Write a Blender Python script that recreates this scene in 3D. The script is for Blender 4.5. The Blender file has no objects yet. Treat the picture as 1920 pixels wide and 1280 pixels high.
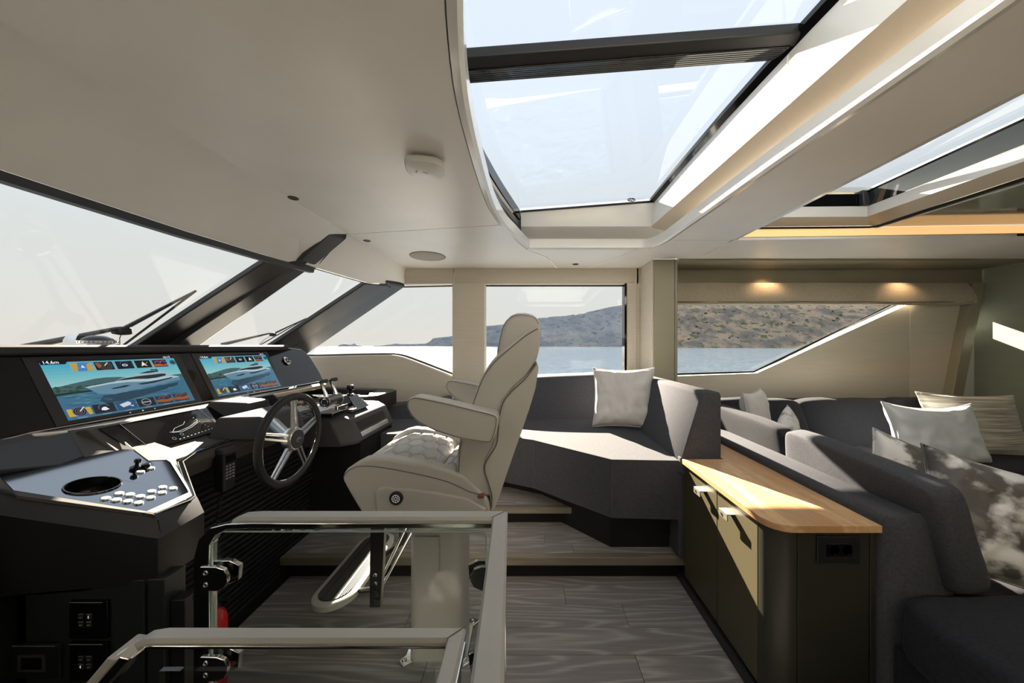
import bpy, bmesh, math, random
import numpy as np
from mathutils import Vector, Matrix, noise
from mathutils.geometry import tessellate_polygon

sc = bpy.context.scene
COL = sc.collection
EYE = 1.4            # height of the eye above the lower deck; shapes below are written relative to the eye
R = math.radians
rnd = random.Random(7)

# ------------------------------------------------------------------ camera, sky, sun, exposure
cam_d = bpy.data.cameras.new('camera')
cam = bpy.data.objects.new('camera', cam_d)
COL.objects.link(cam)
cam.location = (0, 0, EYE)
cam.rotation_euler = (R(90), 0, 0)
cam_d.sensor_width = 36.0
cam_d.lens = 12.0
cam_d.shift_x = -32 / 1920
cam_d.shift_y = 8 / 1920
cam_d.clip_start = 0.02
cam_d.clip_end = 12000
sc.camera = cam

sc.view_settings.view_transform = 'Standard'
sc.view_settings.look = 'None'
sc.view_settings.gamma = 1.0
sc.view_settings.use_curve_mapping = False
sc.view_settings.exposure = 0.75

SUN_DIR = Vector((-0.31, 0.95, 0.52)).normalized()      # towards the sun
SKY = 0.62
w = bpy.data.worlds.new('hazy_sky'); sc.world = w; w.use_nodes = True
nt = w.node_tree; nt.nodes.clear()
tc = nt.nodes.new('ShaderNodeTexCoord'); sp = nt.nodes.new('ShaderNodeSeparateXYZ')
rp = nt.nodes.new('ShaderNodeValToRGB'); bg = nt.nodes.new('ShaderNodeBackground'); wo = nt.nodes.new('ShaderNodeOutputWorld')
nt.links.new(tc.outputs['Generated'], sp.inputs[0]); nt.links.new(sp.outputs['Z'], rp.inputs[0])
nt.links.new(rp.outputs[0], bg.inputs[0]); nt.links.new(bg.outputs[0], wo.inputs[0])
el = rp.color_ramp.elements
el[0].position = 0.0; el[0].color = (0.76, 0.735, 0.68, 1)
el[1].position = 0.9; el[1].color = (0.88, 0.95, 1.04, 1)
for p_, c_ in ((0.08, (0.75, 0.745, 0.71, 1)), (0.22, (0.73, 0.765, 0.755, 1)), (0.55, (0.84, 0.92, 1.02, 1))):
    e = el.new(p_); e.color = c_
bg.inputs[1].default_value = SKY

sun_d = bpy.data.lights.new('sun', 'SUN'); sun_d.energy = 30.0; sun_d.angle = R(0.6); sun_d.color = (1.0, 0.86, 0.68)
sun = bpy.data.objects.new('sun', sun_d); COL.objects.link(sun)
sun.rotation_euler = SUN_DIR.to_track_quat('Z', 'Y').to_euler()
sun.location = (-3, 9, 8)

# ------------------------------------------------------------------ helpers
F_, CX_, CY_ = 640.0, 992.0, 648.0
def P(px, py, d): return Vector(((px - CX_) * d / F_, d, (CY_ - py) * d / F_))
def PZ(px, py, z):
    d = -z * F_ / (py - CY_); return Vector(((px - CX_) * d / F_, d, z))
def V(*a): return Vector(a)
def lerp(a, b, t): return a + (b - a) * t

class G:
    """collects geometry for ONE mesh object"""
    def __init__(s): s.v = []; s.f = []; s.m = []; s.mi = 0
    def add(s, vs, fs):
        n = len(s.v); s.v += [Vector(v) for v in vs]
        for f in fs: s.f.append([n + i for i in f]); s.m.append(s.mi)
        return s
    def box(s, x0, x1, y0, y1, z0, z1):
        x0, x1 = min(x0, x1), max(x0, x1); y0, y1 = min(y0, y1), max(y0, y1); z0, z1 = min(z0, z1), max(z0, z1)
        return s.add([(x0,y0,z0),(x1,y0,z0),(x1,y1,z0),(x0,y1,z0),(x0,y0,z1),(x1,y0,z1),(x1,y1,z1),(x0,y1,z1)],
                     [(3,2,1,0),(4,5,6,7),(0,1,5,4),(1,2,6,5),(2,3,7,6),(3,0,4,7)])
    def hexa(s, c):     # eight corners ordered as box()
        return s.add(c, [(3,2,1,0),(4,5,6,7),(0,1,5,4),(1,2,6,5),(2,3,7,6),(3,0,4,7)])
    def prism(s, poly, vec):
        poly = [Vector(p) for p in poly]; vec = Vector(vec); n = len(poly)
        nrm = Vector((0, 0, 0))
        for i in range(n):
            a, b = poly[i], poly[(i + 1) % n]; nrm += a.cross(b)
        if nrm.dot(vec) > 0: poly = poly[::-1]
        vs = poly + [p + vec for p in poly]
        fs = [list(range(n)), list(range(2 * n - 1, n - 1, -1))]
        for i in range(n):
            j = (i + 1) % n; fs.append([j, i, n + i, n + j])
        return s.add(vs, fs)
    def loft(s, rings, closed=True, caps=True):
        n = len(rings[0]); vs = [Vector(p) for r in rings for p in r]; fs = []
        for k in range(len(rings) - 1):
            for i in range(n if closed else n - 1):
                j = (i + 1) % n
                fs.append([k * n + i, k * n + j, (k + 1) * n + j, (k + 1) * n + i])
        if closed and caps:
            fs.append(list(range(n))[::-1]); fs.append([(len(rings) - 1) * n + i for i in range(n)])
        return s.add(vs, fs)
    def tube(s, pts, r, n=8, caps=True, closed=False):
        pts = [Vector(p) for p in pts]; m = len(pts)
        rs = r if isinstance(r, (list, tuple)) else [r] * m
        up = None; rings = []
        for i, p in enumerate(pts):
            if closed: t = (pts[(i + 1) % m] - pts[i - 1]).normalized()
            else: t = (pts[min(i + 1, m - 1)] - pts[max(i - 1, 0)]).normalized()
            if up is None:
                up = Vector((0, 0, 1)) if abs(t.z) < 0.9 else Vector((1, 0, 0))
            a = t.cross(up).normalized(); up = a.cross(t).normalized()
            rings.append([p + (a * math.cos(2 * math.pi * k / n) + up * math.sin(2 * math.pi * k / n)) * rs[i] for k in range(n)])
        if closed: rings.append(rings[0])
        return s.loft(rings, True, caps and not closed)
    def cyl(s, a, b, r, n=20, r2=None):
        return s.tube([a, b], [r, r if r2 is None else r2], n)
    def disc_profile(s, c, ax, prof, n=28, caps=True):      # lathe: prof = [(radius, height)] along ax from c
        ax = Vector(ax).normalized(); u = ax.orthogonal().normalized(); w_ = ax.cross(u); c = Vector(c)
        rings = [[c + ax * h + (u * math.cos(2*math.pi*k/n) + w_ * math.sin(2*math.pi*k/n)) * max(r, 1e-5) for k in range(n)] for r, h in prof]
        return s.loft(rings, True, caps)
    def sphere(s, c, r, n=12, sq=(1, 1, 1)):
        c = Vector(c); rings = []
        for i in range(1, n):
            a = math.pi * i / n
            rings.append([c + Vector((r*sq[0]*math.sin(a)*math.cos(2*math.pi*k/(n*2)), r*sq[1]*math.sin(a)*math.sin(2*math.pi*k/(n*2)), -r*sq[2]*math.cos(a))) for k in range(n * 2)])
        return s.loft(rings)
    def grid(s, fn, nu, nv):
        vs = [fn(i / nu, j / nv) for j in range(nv + 1) for i in range(nu + 1)]; w_ = nu + 1
        return s.add(vs, [(j*w_+i, j*w_+i+1, (j+1)*w_+i+1, (j+1)*w_+i) for j in range(nv) for i in range(nu)])
    def slab(s, outer, holes, mp, w0, w1):
        """plate with holes; mp(u, v, w) -> point"""
        loops = [outer] + list(holes)
        flat = [p for l in loops for p in l]
        tris = tessellate_polygon([[Vector((p[0], p[1], 0)) for p in l] for l in loops])
        n = len(flat)
        s.add([mp(p[0], p[1], w0) for p in flat] + [mp(p[0], p[1], w1) for p in flat],
              [list(t) for t in tris] + [[n + i for i in reversed(t)] for t in tris])
        for l in loops:
            m = len(l)
            s.add([mp(p[0], p[1], w0) for p in l] + [mp(p[0], p[1], w1) for p in l],
                  [[i, (i+1) % m, m + (i+1) % m, m + i] for i in range(m)])
        return s
    def softbox(s, c, n=10, p=7.0, amp=0.0, bulge=0.0, seed=0, fr=6.0):
        """rounded, slightly puffed block through eight corners (ordered as box())"""
        c = [Vector(q) for q in c]
        def tri(x, y, z):
            u, v, w_ = (x + 1) / 2, (y + 1) / 2, (z + 1) / 2
            b = c[0].lerp(c[1], u).lerp(c[3].lerp(c[2], u), v); t = c[4].lerp(c[5], u).lerp(c[7].lerp(c[6], u), v)
            return b.lerp(t, w_)
        ctr = tri(0, 0, 0); idx = {}; vs = []; fs = []
        ts = [math.sin(math.pi / 2 * (2 * i / n - 1)) for i in range(n + 1)]
        def vid(x, y, z):
            k = (round(x, 4), round(y, 4), round(z, 4))
            if k in idx: return idx[k]
            l = (abs(x)**p + abs(y)**p + abs(z)**p) ** (1 / p)
            q = Vector((x, y, z)) / l
            if bulge:
                ax, ay, az = abs(q.x), abs(q.y), abs(q.z)
                q = Vector((q.x * (1 + bulge * (1-ay*ay) * (1-az*az)), q.y * (1 + bulge * (1-ax*ax) * (1-az*az)), q.z * (1 + bulge * (1-ax*ax) * (1-ay*ay))))
            pt = tri(*q)
            if amp:
                d = (pt - ctr).normalized(); pt = pt + d * amp * noise.noise(pt * fr + Vector((seed * 3.1, seed * 1.7, 0)))
            idx[k] = len(vs); vs.append(pt); return idx[k]
        for ax in range(3):
            for sgn in (-1, 1):
                for i in range(n):
                    for j in range(n):
                        q = []
                        for a, b in ((i, j), (i+1, j), (i+1, j+1), (i, j+1)):
                            co = [0, 0, 0]; co[ax] = sgn; co[(ax+1) % 3] = ts[a]; co[(ax+2) % 3] = ts[b]; q.append(vid(*co))
                        fs.append(q if sgn > 0 else q[::-1])
        return s.add(vs, fs)

BASE = {}
def obj(name, g, m, parent=None, bevel=0.0, seg=2, smooth=True, ang=38, fix=True):
    me = bpy.data.meshes.new(name)
    vs = [Vector(v) + Vector((0, 0, EYE)) for v in g.v]
    if parent is None:
        xs = [v.x for v in vs]; ys = [v.y for v in vs]; zs = [v.z for v in vs]
        base = Vector(((min(xs)+max(xs))/2, (min(ys)+max(ys))/2, min(zs)))
    else: base = BASE[parent.name]
    me.from_pydata([v - base for v in vs], [], g.f)
    ms = m if isinstance(m, (list, tuple)) else [m]
    for x in ms: me.materials.append(x)
    if len(ms) > 1:
        for p_, i in zip(me.polygons, g.m): p_.material_index = i
    if fix:
        bm = bmesh.new(); bm.from_mesh(me)
        bmesh.ops.remove_doubles(bm, verts=bm.verts, dist=1e-5)
        bmesh.ops.recalc_face_normals(bm, faces=bm.faces); bm.to_mesh(me); bm.free()
    me.update()
    if smooth:
        me.polygons.foreach_set('use_smooth', [True] * len(me.polygons))
        if not bevel: me.set_sharp_from_angle(angle=R(ang))
    o = bpy.data.objects.new(name, me); COL.objects.link(o)
    BASE[o.name] = base
    if parent is None: o.location = base
    else: o.parent = parent
    if bevel:
        b = o.modifiers.new('round', 'BEVEL'); b.width = bevel; b.segments = seg; b.limit_method = 'ANGLE'; b.angle_limit = R(28)
        b.harden_normals = bool(smooth); b.use_clamp_overlap = True
    return o
def thing(name, label, cat, base, group=None):
    o = bpy.data.objects.new(name, None); COL.objects.link(o)
    b = Vector(base) + Vector((0, 0, EYE)); o.location = b; BASE[o.name] = b
    o.empty_display_size = 0.05
    o['label'] = label; o['category'] = cat
    if group: o['group'] = group
    return o
def tag(o, label, cat, group=None):
    o['label'] = label; o['category'] = cat
    if group: o['group'] = group
    return o
def struct(o, label=None):
    o['kind'] = 'structure'
    if label: o['label'] = label
    return o
def copy_tree(o, shift, parent=None):
    c = o.copy(); COL.objects.link(c)
    if parent is None:
        c.location = o.location + Vector(shift); BASE[c.name] = BASE[o.name] + Vector(shift)
    else: c.parent = parent; BASE[c.name] = BASE[parent.name]
    for ch in [q for q in bpy.data.objects if q.parent == o]: copy_tree(ch, shift, c)
    return c

# ------------------------------------------------------------------ materials
def mat(name, col, rough=0.5, metal=0.0, spec=0.5, coat=0.0, sheen=0.0, var=0.0, vscale=(3, 3, 3), bump=0.0, bscale=(60, 60, 60), emit=None, es=1.0, col2=None, detail=4, bdist=0.002, rvar=0.0):
    m = bpy.data.materials.new(name); m.use_nodes = True; n = m.node_tree.nodes; l = m.node_tree.links
    b = n['Principled BSDF']
    b.inputs['Base Color'].default_value = (*col, 1); b.inputs['Roughness'].default_value = rough
    b.inputs['Metallic'].default_value = metal; b.inputs['Specular IOR Level'].default_value = spec
    b.inputs['Coat Weight'].default_value = coat; b.inputs['Coat Roughness'].default_value = 0.08
    b.inputs['Sheen Weight'].default_value = sheen
    if emit: b.inputs['Emission Color'].default_value = (*emit, 1); b.inputs['Emission Strength'].default_value = es
    if var or bump or rvar:
        g = n.new('ShaderNodeNewGeometry')
    if var or rvar:
        mp = n.new('ShaderNodeMapping'); mp.inputs['Scale'].default_value = vscale; l.new(g.outputs['Position'], mp.inputs[0])
        t = n.new('ShaderNodeTexNoise'); t.inputs['Scale'].default_value = 1; t.inputs['Detail'].default_value = detail; l.new(mp.outputs[0], t.inputs[0])
        c2 = col2 or tuple(c * (1 - var) for c in col); c1 = col if col2 else tuple(min(1, c * (1 + var)) for c in col)
        if var:
            r = n.new('ShaderNodeValToRGB'); r.color_ramp.elements[0].position = 0.35; r.color_ramp.elements[1].position = 0.65
            r.color_ramp.elements[0].color = (*c2, 1); r.color_ramp.elements[1].color = (*c1, 1)
            l.new(t.outputs[0], r.inputs[0]); l.new(r.outputs[0], b.inputs['Base Color'])
        if rvar:
            k = n.new('ShaderNodeMapRange'); k.inputs['From Min'].default_value = 0.3; k.inputs['From Max'].default_value = 0.7
            k.inputs['To Min'].default_value = rough - rvar; k.inputs['To Max'].default_value = rough + rvar
            l.new(t.outputs[0], k.inputs[0]); l.new(k.outputs[0], b.inputs['Roughness'])
    if bump:
        mp2 = n.new('ShaderNodeMapping'); mp2.inputs['Scale'].default_value = bscale; l.new(g.outputs['Position'], mp2.inputs[0])
        t2 = n.new('ShaderNodeTexNoise'); t2.inputs['Scale'].default_value = 1; t2.inputs['Detail'].default_value = 2; l.new(mp2.outputs[0], t2.inputs[0])
        bp = n.new('ShaderNodeBump'); bp.inputs['Strength'].default_value = bump; bp.inputs['Distance'].default_value = bdist
        l.new(t2.outputs[0], bp.inputs['Height']); l.new(bp.outputs[0], b.inputs['Normal'])
    return m

def wood(name, dark, light, rough, stretch=(1.0, 9.0, 9.0), wave=2.2, dist=5.0, thin=0.0):
    m = bpy.data.materials.new(name); m.use_nodes = True; n = m.node_tree.nodes; l = m.node_tree.links; b = n['Principled BSDF']
    g = n.new('ShaderNodeNewGeometry'); oi = n.new('ShaderNodeObjectInfo')
    mul = n.new('ShaderNodeVectorMath'); mul.operation = 'SCALE'; mul.inputs[0].default_value = (13, 7, 3); l.new(oi.outputs['Random'], mul.inputs['Scale'])
    add = n.new('ShaderNodeVectorMath'); l.new(g.outputs['Position'], add.inputs[0]); l.new(mul.outputs[0], add.inputs[1])
    mp = n.new('ShaderNodeMapping'); mp.inputs['Scale'].default_value = stretch; l.new(add.outputs[0], mp.inputs[0])
    # slow field whose contour lines give the cathedral figure of the grain
    t = n.new('ShaderNodeTexNoise'); t.inputs['Scale'].default_value = wave; t.inputs['Detail'].default_value = 1.5; l.new(mp.outputs[0], t.inputs[0])
    k = n.new('ShaderNodeMath'); k.operation = 'MULTIPLY'; k.inputs[1].default_value = dist * 6; l.new(t.outputs[0], k.inputs[0])
    sn = n.new('ShaderNodeMath'); sn.operation = 'SINE'; l.new(k.outputs[0], sn.inputs[0])
    mp3 = n.new('ShaderNodeMapping'); mp3.inputs['Scale'].default_value = (stretch[0]*7, stretch[1]*28, stretch[2]*28) ; l.new(add.outputs[0], mp3.inputs[0])
    t3 = n.new('ShaderNodeTexNoise'); t3.inputs['Scale'].default_value = 1; t3.inputs['Detail'].default_value = 3; l.new(mp3.outputs[0], t3.inputs[0])
    mx = n.new('ShaderNodeMath'); mx.operation = 'MULTIPLY_ADD'; mx.inputs[1].default_value = 0.5; mx.inputs[2].default_value = 0.5; l.new(sn.outputs[0], mx.inputs[0])
    pw = n.new('ShaderNodeMath'); pw.operation = 'POWER'; pw.inputs[1].default_value = 3.0; l.new(mx.outputs[0], pw.inputs[0])
    mm = n.new('ShaderNodeMath'); mm.operation = 'MULTIPLY'; l.new(pw.outputs[0], mm.inputs[0]); l.new(t3.outputs[0], mm.inputs[1])
    ad = n.new('ShaderNodeMath'); ad.operation = 'MULTIPLY_ADD'; ad.inputs[1].default_value = 0.45; l.new(t3.outputs[0], ad.inputs[0]); l.new(mm.outputs[0], ad.inputs[2])
    r = n.new('ShaderNodeValToRGB'); r.color_ramp.elements[0].position = 0.15; r.color_ramp.elements[1].position = 0.85
    r.color_ramp.elements[0].color = (*dark, 1); r.color_ramp.elements[1].color = (*light, 1)
    l.new(ad.outputs[0], r.inputs[0]); l.new(r.outputs[0], b.inputs['Base Color'])
    bp = n.new('ShaderNodeBump'); bp.inputs['Strength'].default_value = 0.15; bp.inputs['Distance'].default_value = 0.001
    l.new(ad.outputs[0], bp.inputs['Height']); l.new(bp.outputs[0], b.inputs['Normal'])
    b.inputs['Roughness'].default_value = rough
    return m

def weave(name, col, col2, scale=420, sheen=0.2):
    m = bpy.data.materials.new(name); m.use_nodes = True; n = m.node_tree.nodes; l = m.node_tree.links; b = n['Principled BSDF']
    g = n.new('ShaderNodeNewGeometry')
    a = n.new('ShaderNodeTexVoronoi'); a.inputs['Scale'].default_value = scale; l.new(g.outputs['Position'], a.inputs[0])
    t = n.new('ShaderNodeTexNoise'); t.inputs['Scale'].default_value = 90; t.inputs['Detail'].default_value = 4; l.new(g.outputs['Position'], t.inputs[0])
    ad = n.new('ShaderNodeMath'); ad.operation = 'MULTIPLY_ADD'; ad.inputs[1].default_value = 0.5; l.new(a.outputs['Distance'], ad.inputs[0]); l.new(t.outputs[0], ad.inputs[2])
    r = n.new('ShaderNodeValToRGB'); r.color_ramp.elements[0].position = 0.45; r.color_ramp.elements[1].position = 0.95
    r.color_ramp.elements[0].color = (*col, 1); r.color_ramp.elements[1].color = (*col2, 1)
    l.new(ad.outputs[0], r.inputs[0]); l.new(r.outputs[0], b.inputs['Base Color'])
    bp = n.new('ShaderNodeBump'); bp.inputs['Strength'].default_value = 0.25; bp.inputs['Distance'].default_value = 0.001
    l.new(ad.outputs[0], bp.inputs['Height']); l.new(bp.outputs[0], b.inputs['Normal'])
    b.inputs['Roughness'].default_value = 0.9; b.inputs['Sheen Weight'].default_value = sheen; b.inputs['Specular IOR Level'].default_value = 0.2
    return m

def glassmat(name, tint, refl=1.0, rough=0.0):
    m = bpy.data.materials.new(name); m.use_nodes = True; n = m.node_tree.nodes; l = m.node_tree.links; n.clear()
    o = n.new('ShaderNodeOutputMaterial'); mx = n.new('ShaderNodeMixShader'); tr = n.new('ShaderNodeBsdfTransparent'); gl = n.new('ShaderNodeBsdfGlossy')
    g = n.new('ShaderNodeNewGeometry'); dt = n.new('ShaderNodeVectorMath'); dt.operation = 'DOT_PRODUCT'
    l.new(g.outputs['Incoming'], dt.inputs[0]); l.new(g.outputs['Normal'], dt.inputs[1])
    def mt(op, a, b_=None):
        k = n.new('ShaderNodeMath'); k.operation = op
        for i, x in enumerate((a, b_)):
            if x is None: continue
            if isinstance(x, (int, float)): k.inputs[i].default_value = x
            else: l.new(x, k.inputs[i])
        return k.outputs[0]
    f = mt('POWER', mt('SUBTRACT', 1.0, mt('ABSOLUTE', dt.outputs['Value'])), 5.0)      # thin pane, the same from both sides
    f = mt('MULTIPLY', mt('ADD', mt('MULTIPLY', f, 0.92), 0.06), refl)
    tr.inputs[0].default_value = (*tint, 1); gl.inputs['Roughness'].default_value = rough
    l.new(f, mx.inputs[0]); l.new(tr.outputs[0], mx.inputs[1]); l.new(gl.outputs[0], mx.inputs[2]); l.new(mx.outputs[0], o.inputs[0])
    return m

M = dict(
    ceil=mat('headliner_leather', (0.87, 0.85, 0.82), 0.36, spec=0.6, var=0.03, vscale=(2, 2, 2), bump=0.12, bscale=(14, 60, 60), rvar=0.05),
    wall=mat('cream_wall_lining', (0.58, 0.54, 0.46), 0.5, var=0.025, vscale=(3, 3, 40), bump=0.08, bscale=(60, 60, 10)),
    white=mat('white_lacquer', (0.78, 0.785, 0.77), 0.18, coat=0.5, var=0.01),
    cove=mat('beige_satin_lining', (0.62, 0.54, 0.43), 0.4, var=0.02),
    olive=mat('olive_satin_lining', (0.30, 0.28, 0.21), 0.38, var=0.03),
    bulk=mat('sage_bulkhead_lacquer', (0.31, 0.345, 0.28), 0.4, var=0.04, vscale=(2, 2, 12)),
    panelgloss=mat('sage_gloss_panel', (0.26, 0.265, 0.20), 0.08, coat=0.6, var=0.02),
    green=mat('olive_cabinet_lacquer', (0.066, 0.057, 0.030), 0.42, var=0.04, vscale=(2, 2, 2)),
    darkend=mat('dark_olive_end_panel', (0.026, 0.026, 0.020), 0.42, var=0.04),
    darkgreen=mat('dark_green_grey_panel', (0.018, 0.021, 0.019), 0.4, var=0.1),
    oak=wood('oak_veneer', (0.42, 0.235, 0.105), (0.62, 0.40, 0.21), 0.4, stretch=(9, 0.8, 9), wave=1.2, dist=2.2),
    plank=wood('smoked_oak_plank', (0.19, 0.175, 0.173), (0.35, 0.33, 0.33), 0.48, stretch=(0.6, 6.0, 6.0), wave=1.0, dist=15.0),
    nose=wood('taupe_step_nosing', (0.15, 0.13, 0.105), (0.24, 0.21, 0.17), 0.45, stretch=(1, 12, 12), wave=1.5, dist=2.0),
    cloth=weave('graphite_upholstery', (0.039, 0.042, 0.053), (0.062, 0.064, 0.075), sheen=0.04),
    clothdk=weave('charcoal_upholstery', (0.013, 0.0145, 0.020), (0.024, 0.026, 0.033), sheen=0.04),
    blind=weave('linen_blind_fabric', (0.36, 0.32, 0.25), (0.52, 0.47, 0.38), 260, 0.1),
    leather=mat('pale_grey_leather', (0.45, 0.435, 0.41), 0.42, var=0.03, bump=0.15, bscale=(300, 300, 300), bdist=0.0008),
    stitch=mat('dark_seam_thread', (0.10, 0.095, 0.09), 0.7, var=0.1),
    capleather=mat('taupe_rail_leather', (0.43, 0.425, 0.405), 0.42, var=0.03, bump=0.2, bscale=(400, 400, 400), bdist=0.0006),
    gloss=mat('black_gloss', (0.004, 0.004, 0.0045), 0.05, spec=0.4, var=0.1),
    black=mat('black_satin', (0.012, 0.012, 0.013), 0.38, var=0.1),
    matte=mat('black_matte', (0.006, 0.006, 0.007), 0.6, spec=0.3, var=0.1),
    frame=mat('mullion_satin_black', (0.035, 0.037, 0.042), 0.42, var=0.08),
    gun=mat('gunmetal_satin', (0.075, 0.070, 0.064), 0.55, metal=0.0, spec=0.15, var=0.03, bump=0.05, bscale=(200, 200, 200)),
    gundk=mat('dark_gunmetal_satin', (0.045, 0.046, 0.050), 0.55, metal=0.0, spec=0.22, var=0.05),
    chrome=mat('polished_steel', (0.80, 0.79, 0.77), 0.07, metal=1.0, var=0.01),
    alu=mat('brushed_aluminium', (0.62, 0.62, 0.62), 0.28, metal=1.0, var=0.04, vscale=(10, 200, 10)),
    bronze=mat('satin_bronze', (0.55, 0.46, 0.36), 0.3, metal=0.9, var=0.04),
    rubber=mat('black_rubber', (0.007, 0.007, 0.008), 0.55, var=0.1),
    traygloss=mat('mirror_black_tray_panel', (0.24, 0.26, 0.29), 0.07, metal=1.0, var=0.02),
    handle=mat('satin_nickel_handle', (0.22, 0.205, 0.165), 0.45, metal=0.4, var=0.04),
    lgrey=mat('light_grey_edge', (0.55, 0.57, 0.60), 0.3, var=0.02),
    plastic=mat('white_plastic', (0.78, 0.77, 0.75), 0.4, var=0.01),
    mesh=mat('speaker_cloth', (0.42, 0.38, 0.32), 0.7, var=0.08, vscale=(300, 300, 300)),
    satin=mat('silver_satin_cushion', (0.64, 0.68, 0.71), 0.36, sheen=0.3, var=0.04, vscale=(6, 6, 6), bump=0.3, bscale=(9, 9, 9), bdist=0.01),
    velvet=mat('off_white_velvet', (0.56, 0.545, 0.54), 0.55, sheen=0.4, var=0.04, bump=0.3, bscale=(10, 10, 10), bdist=0.01),
    piping=mat('cushion_piping', (0.46, 0.44, 0.42), 0.6, var=0.05),
    red=mat('red_enamel', (0.55, 0.01, 0.015), 0.3, var=0.05),
    steelgrey=mat('grey_print', (0.30, 0.30, 0.31), 0.5, var=0.05),
    printw=mat('pale_print', (0.7, 0.7, 0.7), 0.5, emit=(0.8, 0.8, 0.8), es=0.25),
    glass=glassmat('clear_window_glass', (0.965, 0.975, 0.975), 0.3),
    glassroof=glassmat('roof_glass', (0.93, 0.955, 0.975), 0.8),
    glasstint=glassmat('smoked_roof_glass', (0.16, 0.19, 0.21), 1.0),
    glassrail=glassmat('balustrade_glass', (0.93, 0.955, 0.945), 1.0),
    gedge=mat('glass_edge_green', (0.42, 0.60, 0.55), 0.15, var=0.05, emit=None),
    led=mat('warm_light_strip', (0.8, 0.5, 0.2), 0.5, emit=(1.0, 0.56, 0.24), es=0.55),
    lamp=mat('warm_spot_lens', (1, 0.8, 0.5), 0.5, emit=(1.0, 0.75, 0.45), es=4.0),
)
# ================================================================== SETTING
ZC = 0.84        # ceiling plane above the eye
XY = lambda u, v, w_: Vector((u, v, w_))
XZ = lambda u, v, w_: Vector((u, w_, v))
def mirror_y(pts): return [(x, 3.2 - y) for x, y in pts]
def smooth_curve(pts, n=6):
    out = []
    for i in range(len(pts) - 1):
        p0 = pts[max(i-1, 0)]; p1 = pts[i]; p2 = pts[i+1]; p3 = pts[min(i+2, len(pts)-1)]
        for k in range(n):
            t = k / n; t2 = t*t; t3 = t2*t
            out.append(tuple(0.5*((2*b)+(-a+c)*t+(2*a-5*b+4*c-d)*t2+(-a+3*b-3*c+d)*t3) for a, b, c, d in zip(p0, p1, p2, p3)))
    out.append(tuple(pts[-1])); return out

# --- overhead skylight opening (seam where lining meets the white ring), far half then mirrored about the centre line
left_far = [(-0.262, 1.60), (-0.258, 1.90), (-0.243, 2.13), (-0.20, 2.40), (-0.149, 2.572), (-0.09, 2.79), (-0.028, 2.97)]
left_far = smooth_curve(left_far, 4)
rightc = [(0.96, 2.97), (1.03, 2.95), (1.075, 2.90), (1.105, 2.82), (1.125, 2.70)]
left_near = [(x, 3.2 - y) for x, y in left_far][::-1]
ring_out = left_near[:-1] + left_far + rightc + [(1.165, 1.6), (1.20, 0.85), (1.20, 0.45), (1.16, 0.27), (1.08, 0.23)]
def inset(poly, d):
    out = []; n = len(poly)
    area = sum(poly[i][0]*poly[(i+1)%n][1]-poly[(i+1)%n][0]*poly[i][1] for i in range(n))
    sg = 1 if area > 0 else -1
    for i in range(n):
        a, b, c = Vector(poly[i-1]), Vector(poly[i]), Vector(poly[(i+1) % n])
        t1 = (b - a).normalized(); t2 = (c - b).normalized()
        nn = (Vector((-t1.y, t1.x)) + Vector((-t2.y, t2.x)))
        nn = nn.normalized() / max(0.5, math.cos(t1.angle(t2) / 2)) * sg
        out.append(tuple(b + nn * d))
    return out
ring_in = inset(ring_out, 0.045)
ring_in_top = inset(ring_out, 0.048)

sal_out = [(1.63, 0.5), (2.83, 0.5), (2.82, 2.62), (2.80, 2.66), (1.63, 2.715)]     # saloon skylight opening
# ceiling lining panels, thin gaps between them read as the seams of the photograph
gap = 0.003
ceil_o = obj('ceiling', G().slab([(-1.40, -0.62), (-0.13, -0.62), (-0.10, -0.3)] + [(1.08, -0.3), (1.08, 0.229)] + [(-0.028, 0.229)] + left_near[1:-1] + [p for p in left_far if p[1] < 2.36] + [(-0.207, 2.375), (-1.38, 2.575)], [], XY, ZC, ZC + 0.02), M['ceil'], bevel=0.002)
struct(ceil_o)
obj('lining_light_stop', G().box(-1.48, 1.0, -.62, .2, ZC + .021, ZC + .03).box(-1.48, -.45, .2, 3.9, ZC + .021, ZC + .03), M['matte'], ceil_o)  # unseen backing added to stop daylight leaking behind the lining
def cpanel(poly, holes=(), m='ceil', z=ZC, t=0.02, bv=0.002, name='ceiling_panel', par=None):
    return obj(name, G().slab(poly, holes, XY, z, z + t), M[m], par or ceil_o, bevel=bv)
lf_hi = [p for p in left_far if p[1] > 2.40]
cpanel([(-1.38, 2.58), (-0.205, 2.38)] + lf_hi + [(-0.028, 2.973), (0.165, 3.24), (0.30, 3.72), (-1.32, 3.83)])
cpanel([(-0.02, 2.973), (0.94, 2.973), (0.66, 3.72), (0.305, 3.72), (0.17, 3.236)])
cpanel([(0.947, 2.973), (1.03, 2.955), (1.078, 2.905), (1.11, 2.82), (1.127, 2.72), (1.62, 2.72), (1.62, 3.30), (1.21, 3.30), (1.21, 3.72), (0.667, 3.72)])
cpanel([(1.13, 2.715), (1.125, 2.70), (1.165, 1.6), (1.20, 0.85), (1.20, 0.45), (1.16, 0.27), (1.08, 0.23), (1.08, -0.62), (1.625, -0.62), (1.625, 2.715)])
cpanel([(1.63, 2.72), (2.80, 2.665), (3.80, 2.62), (4.98, 2.56), (4.98, 3.30), (1.63, 3.30)])
cpanel([(1.63, .5), (1.63, -.62), (4.98, -.62), (4.98, .5)])
cpanel([(-0.13, -0.62), (1.08, -0.62), (1.08, -0.31), (-0.10, -0.31)])
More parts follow.
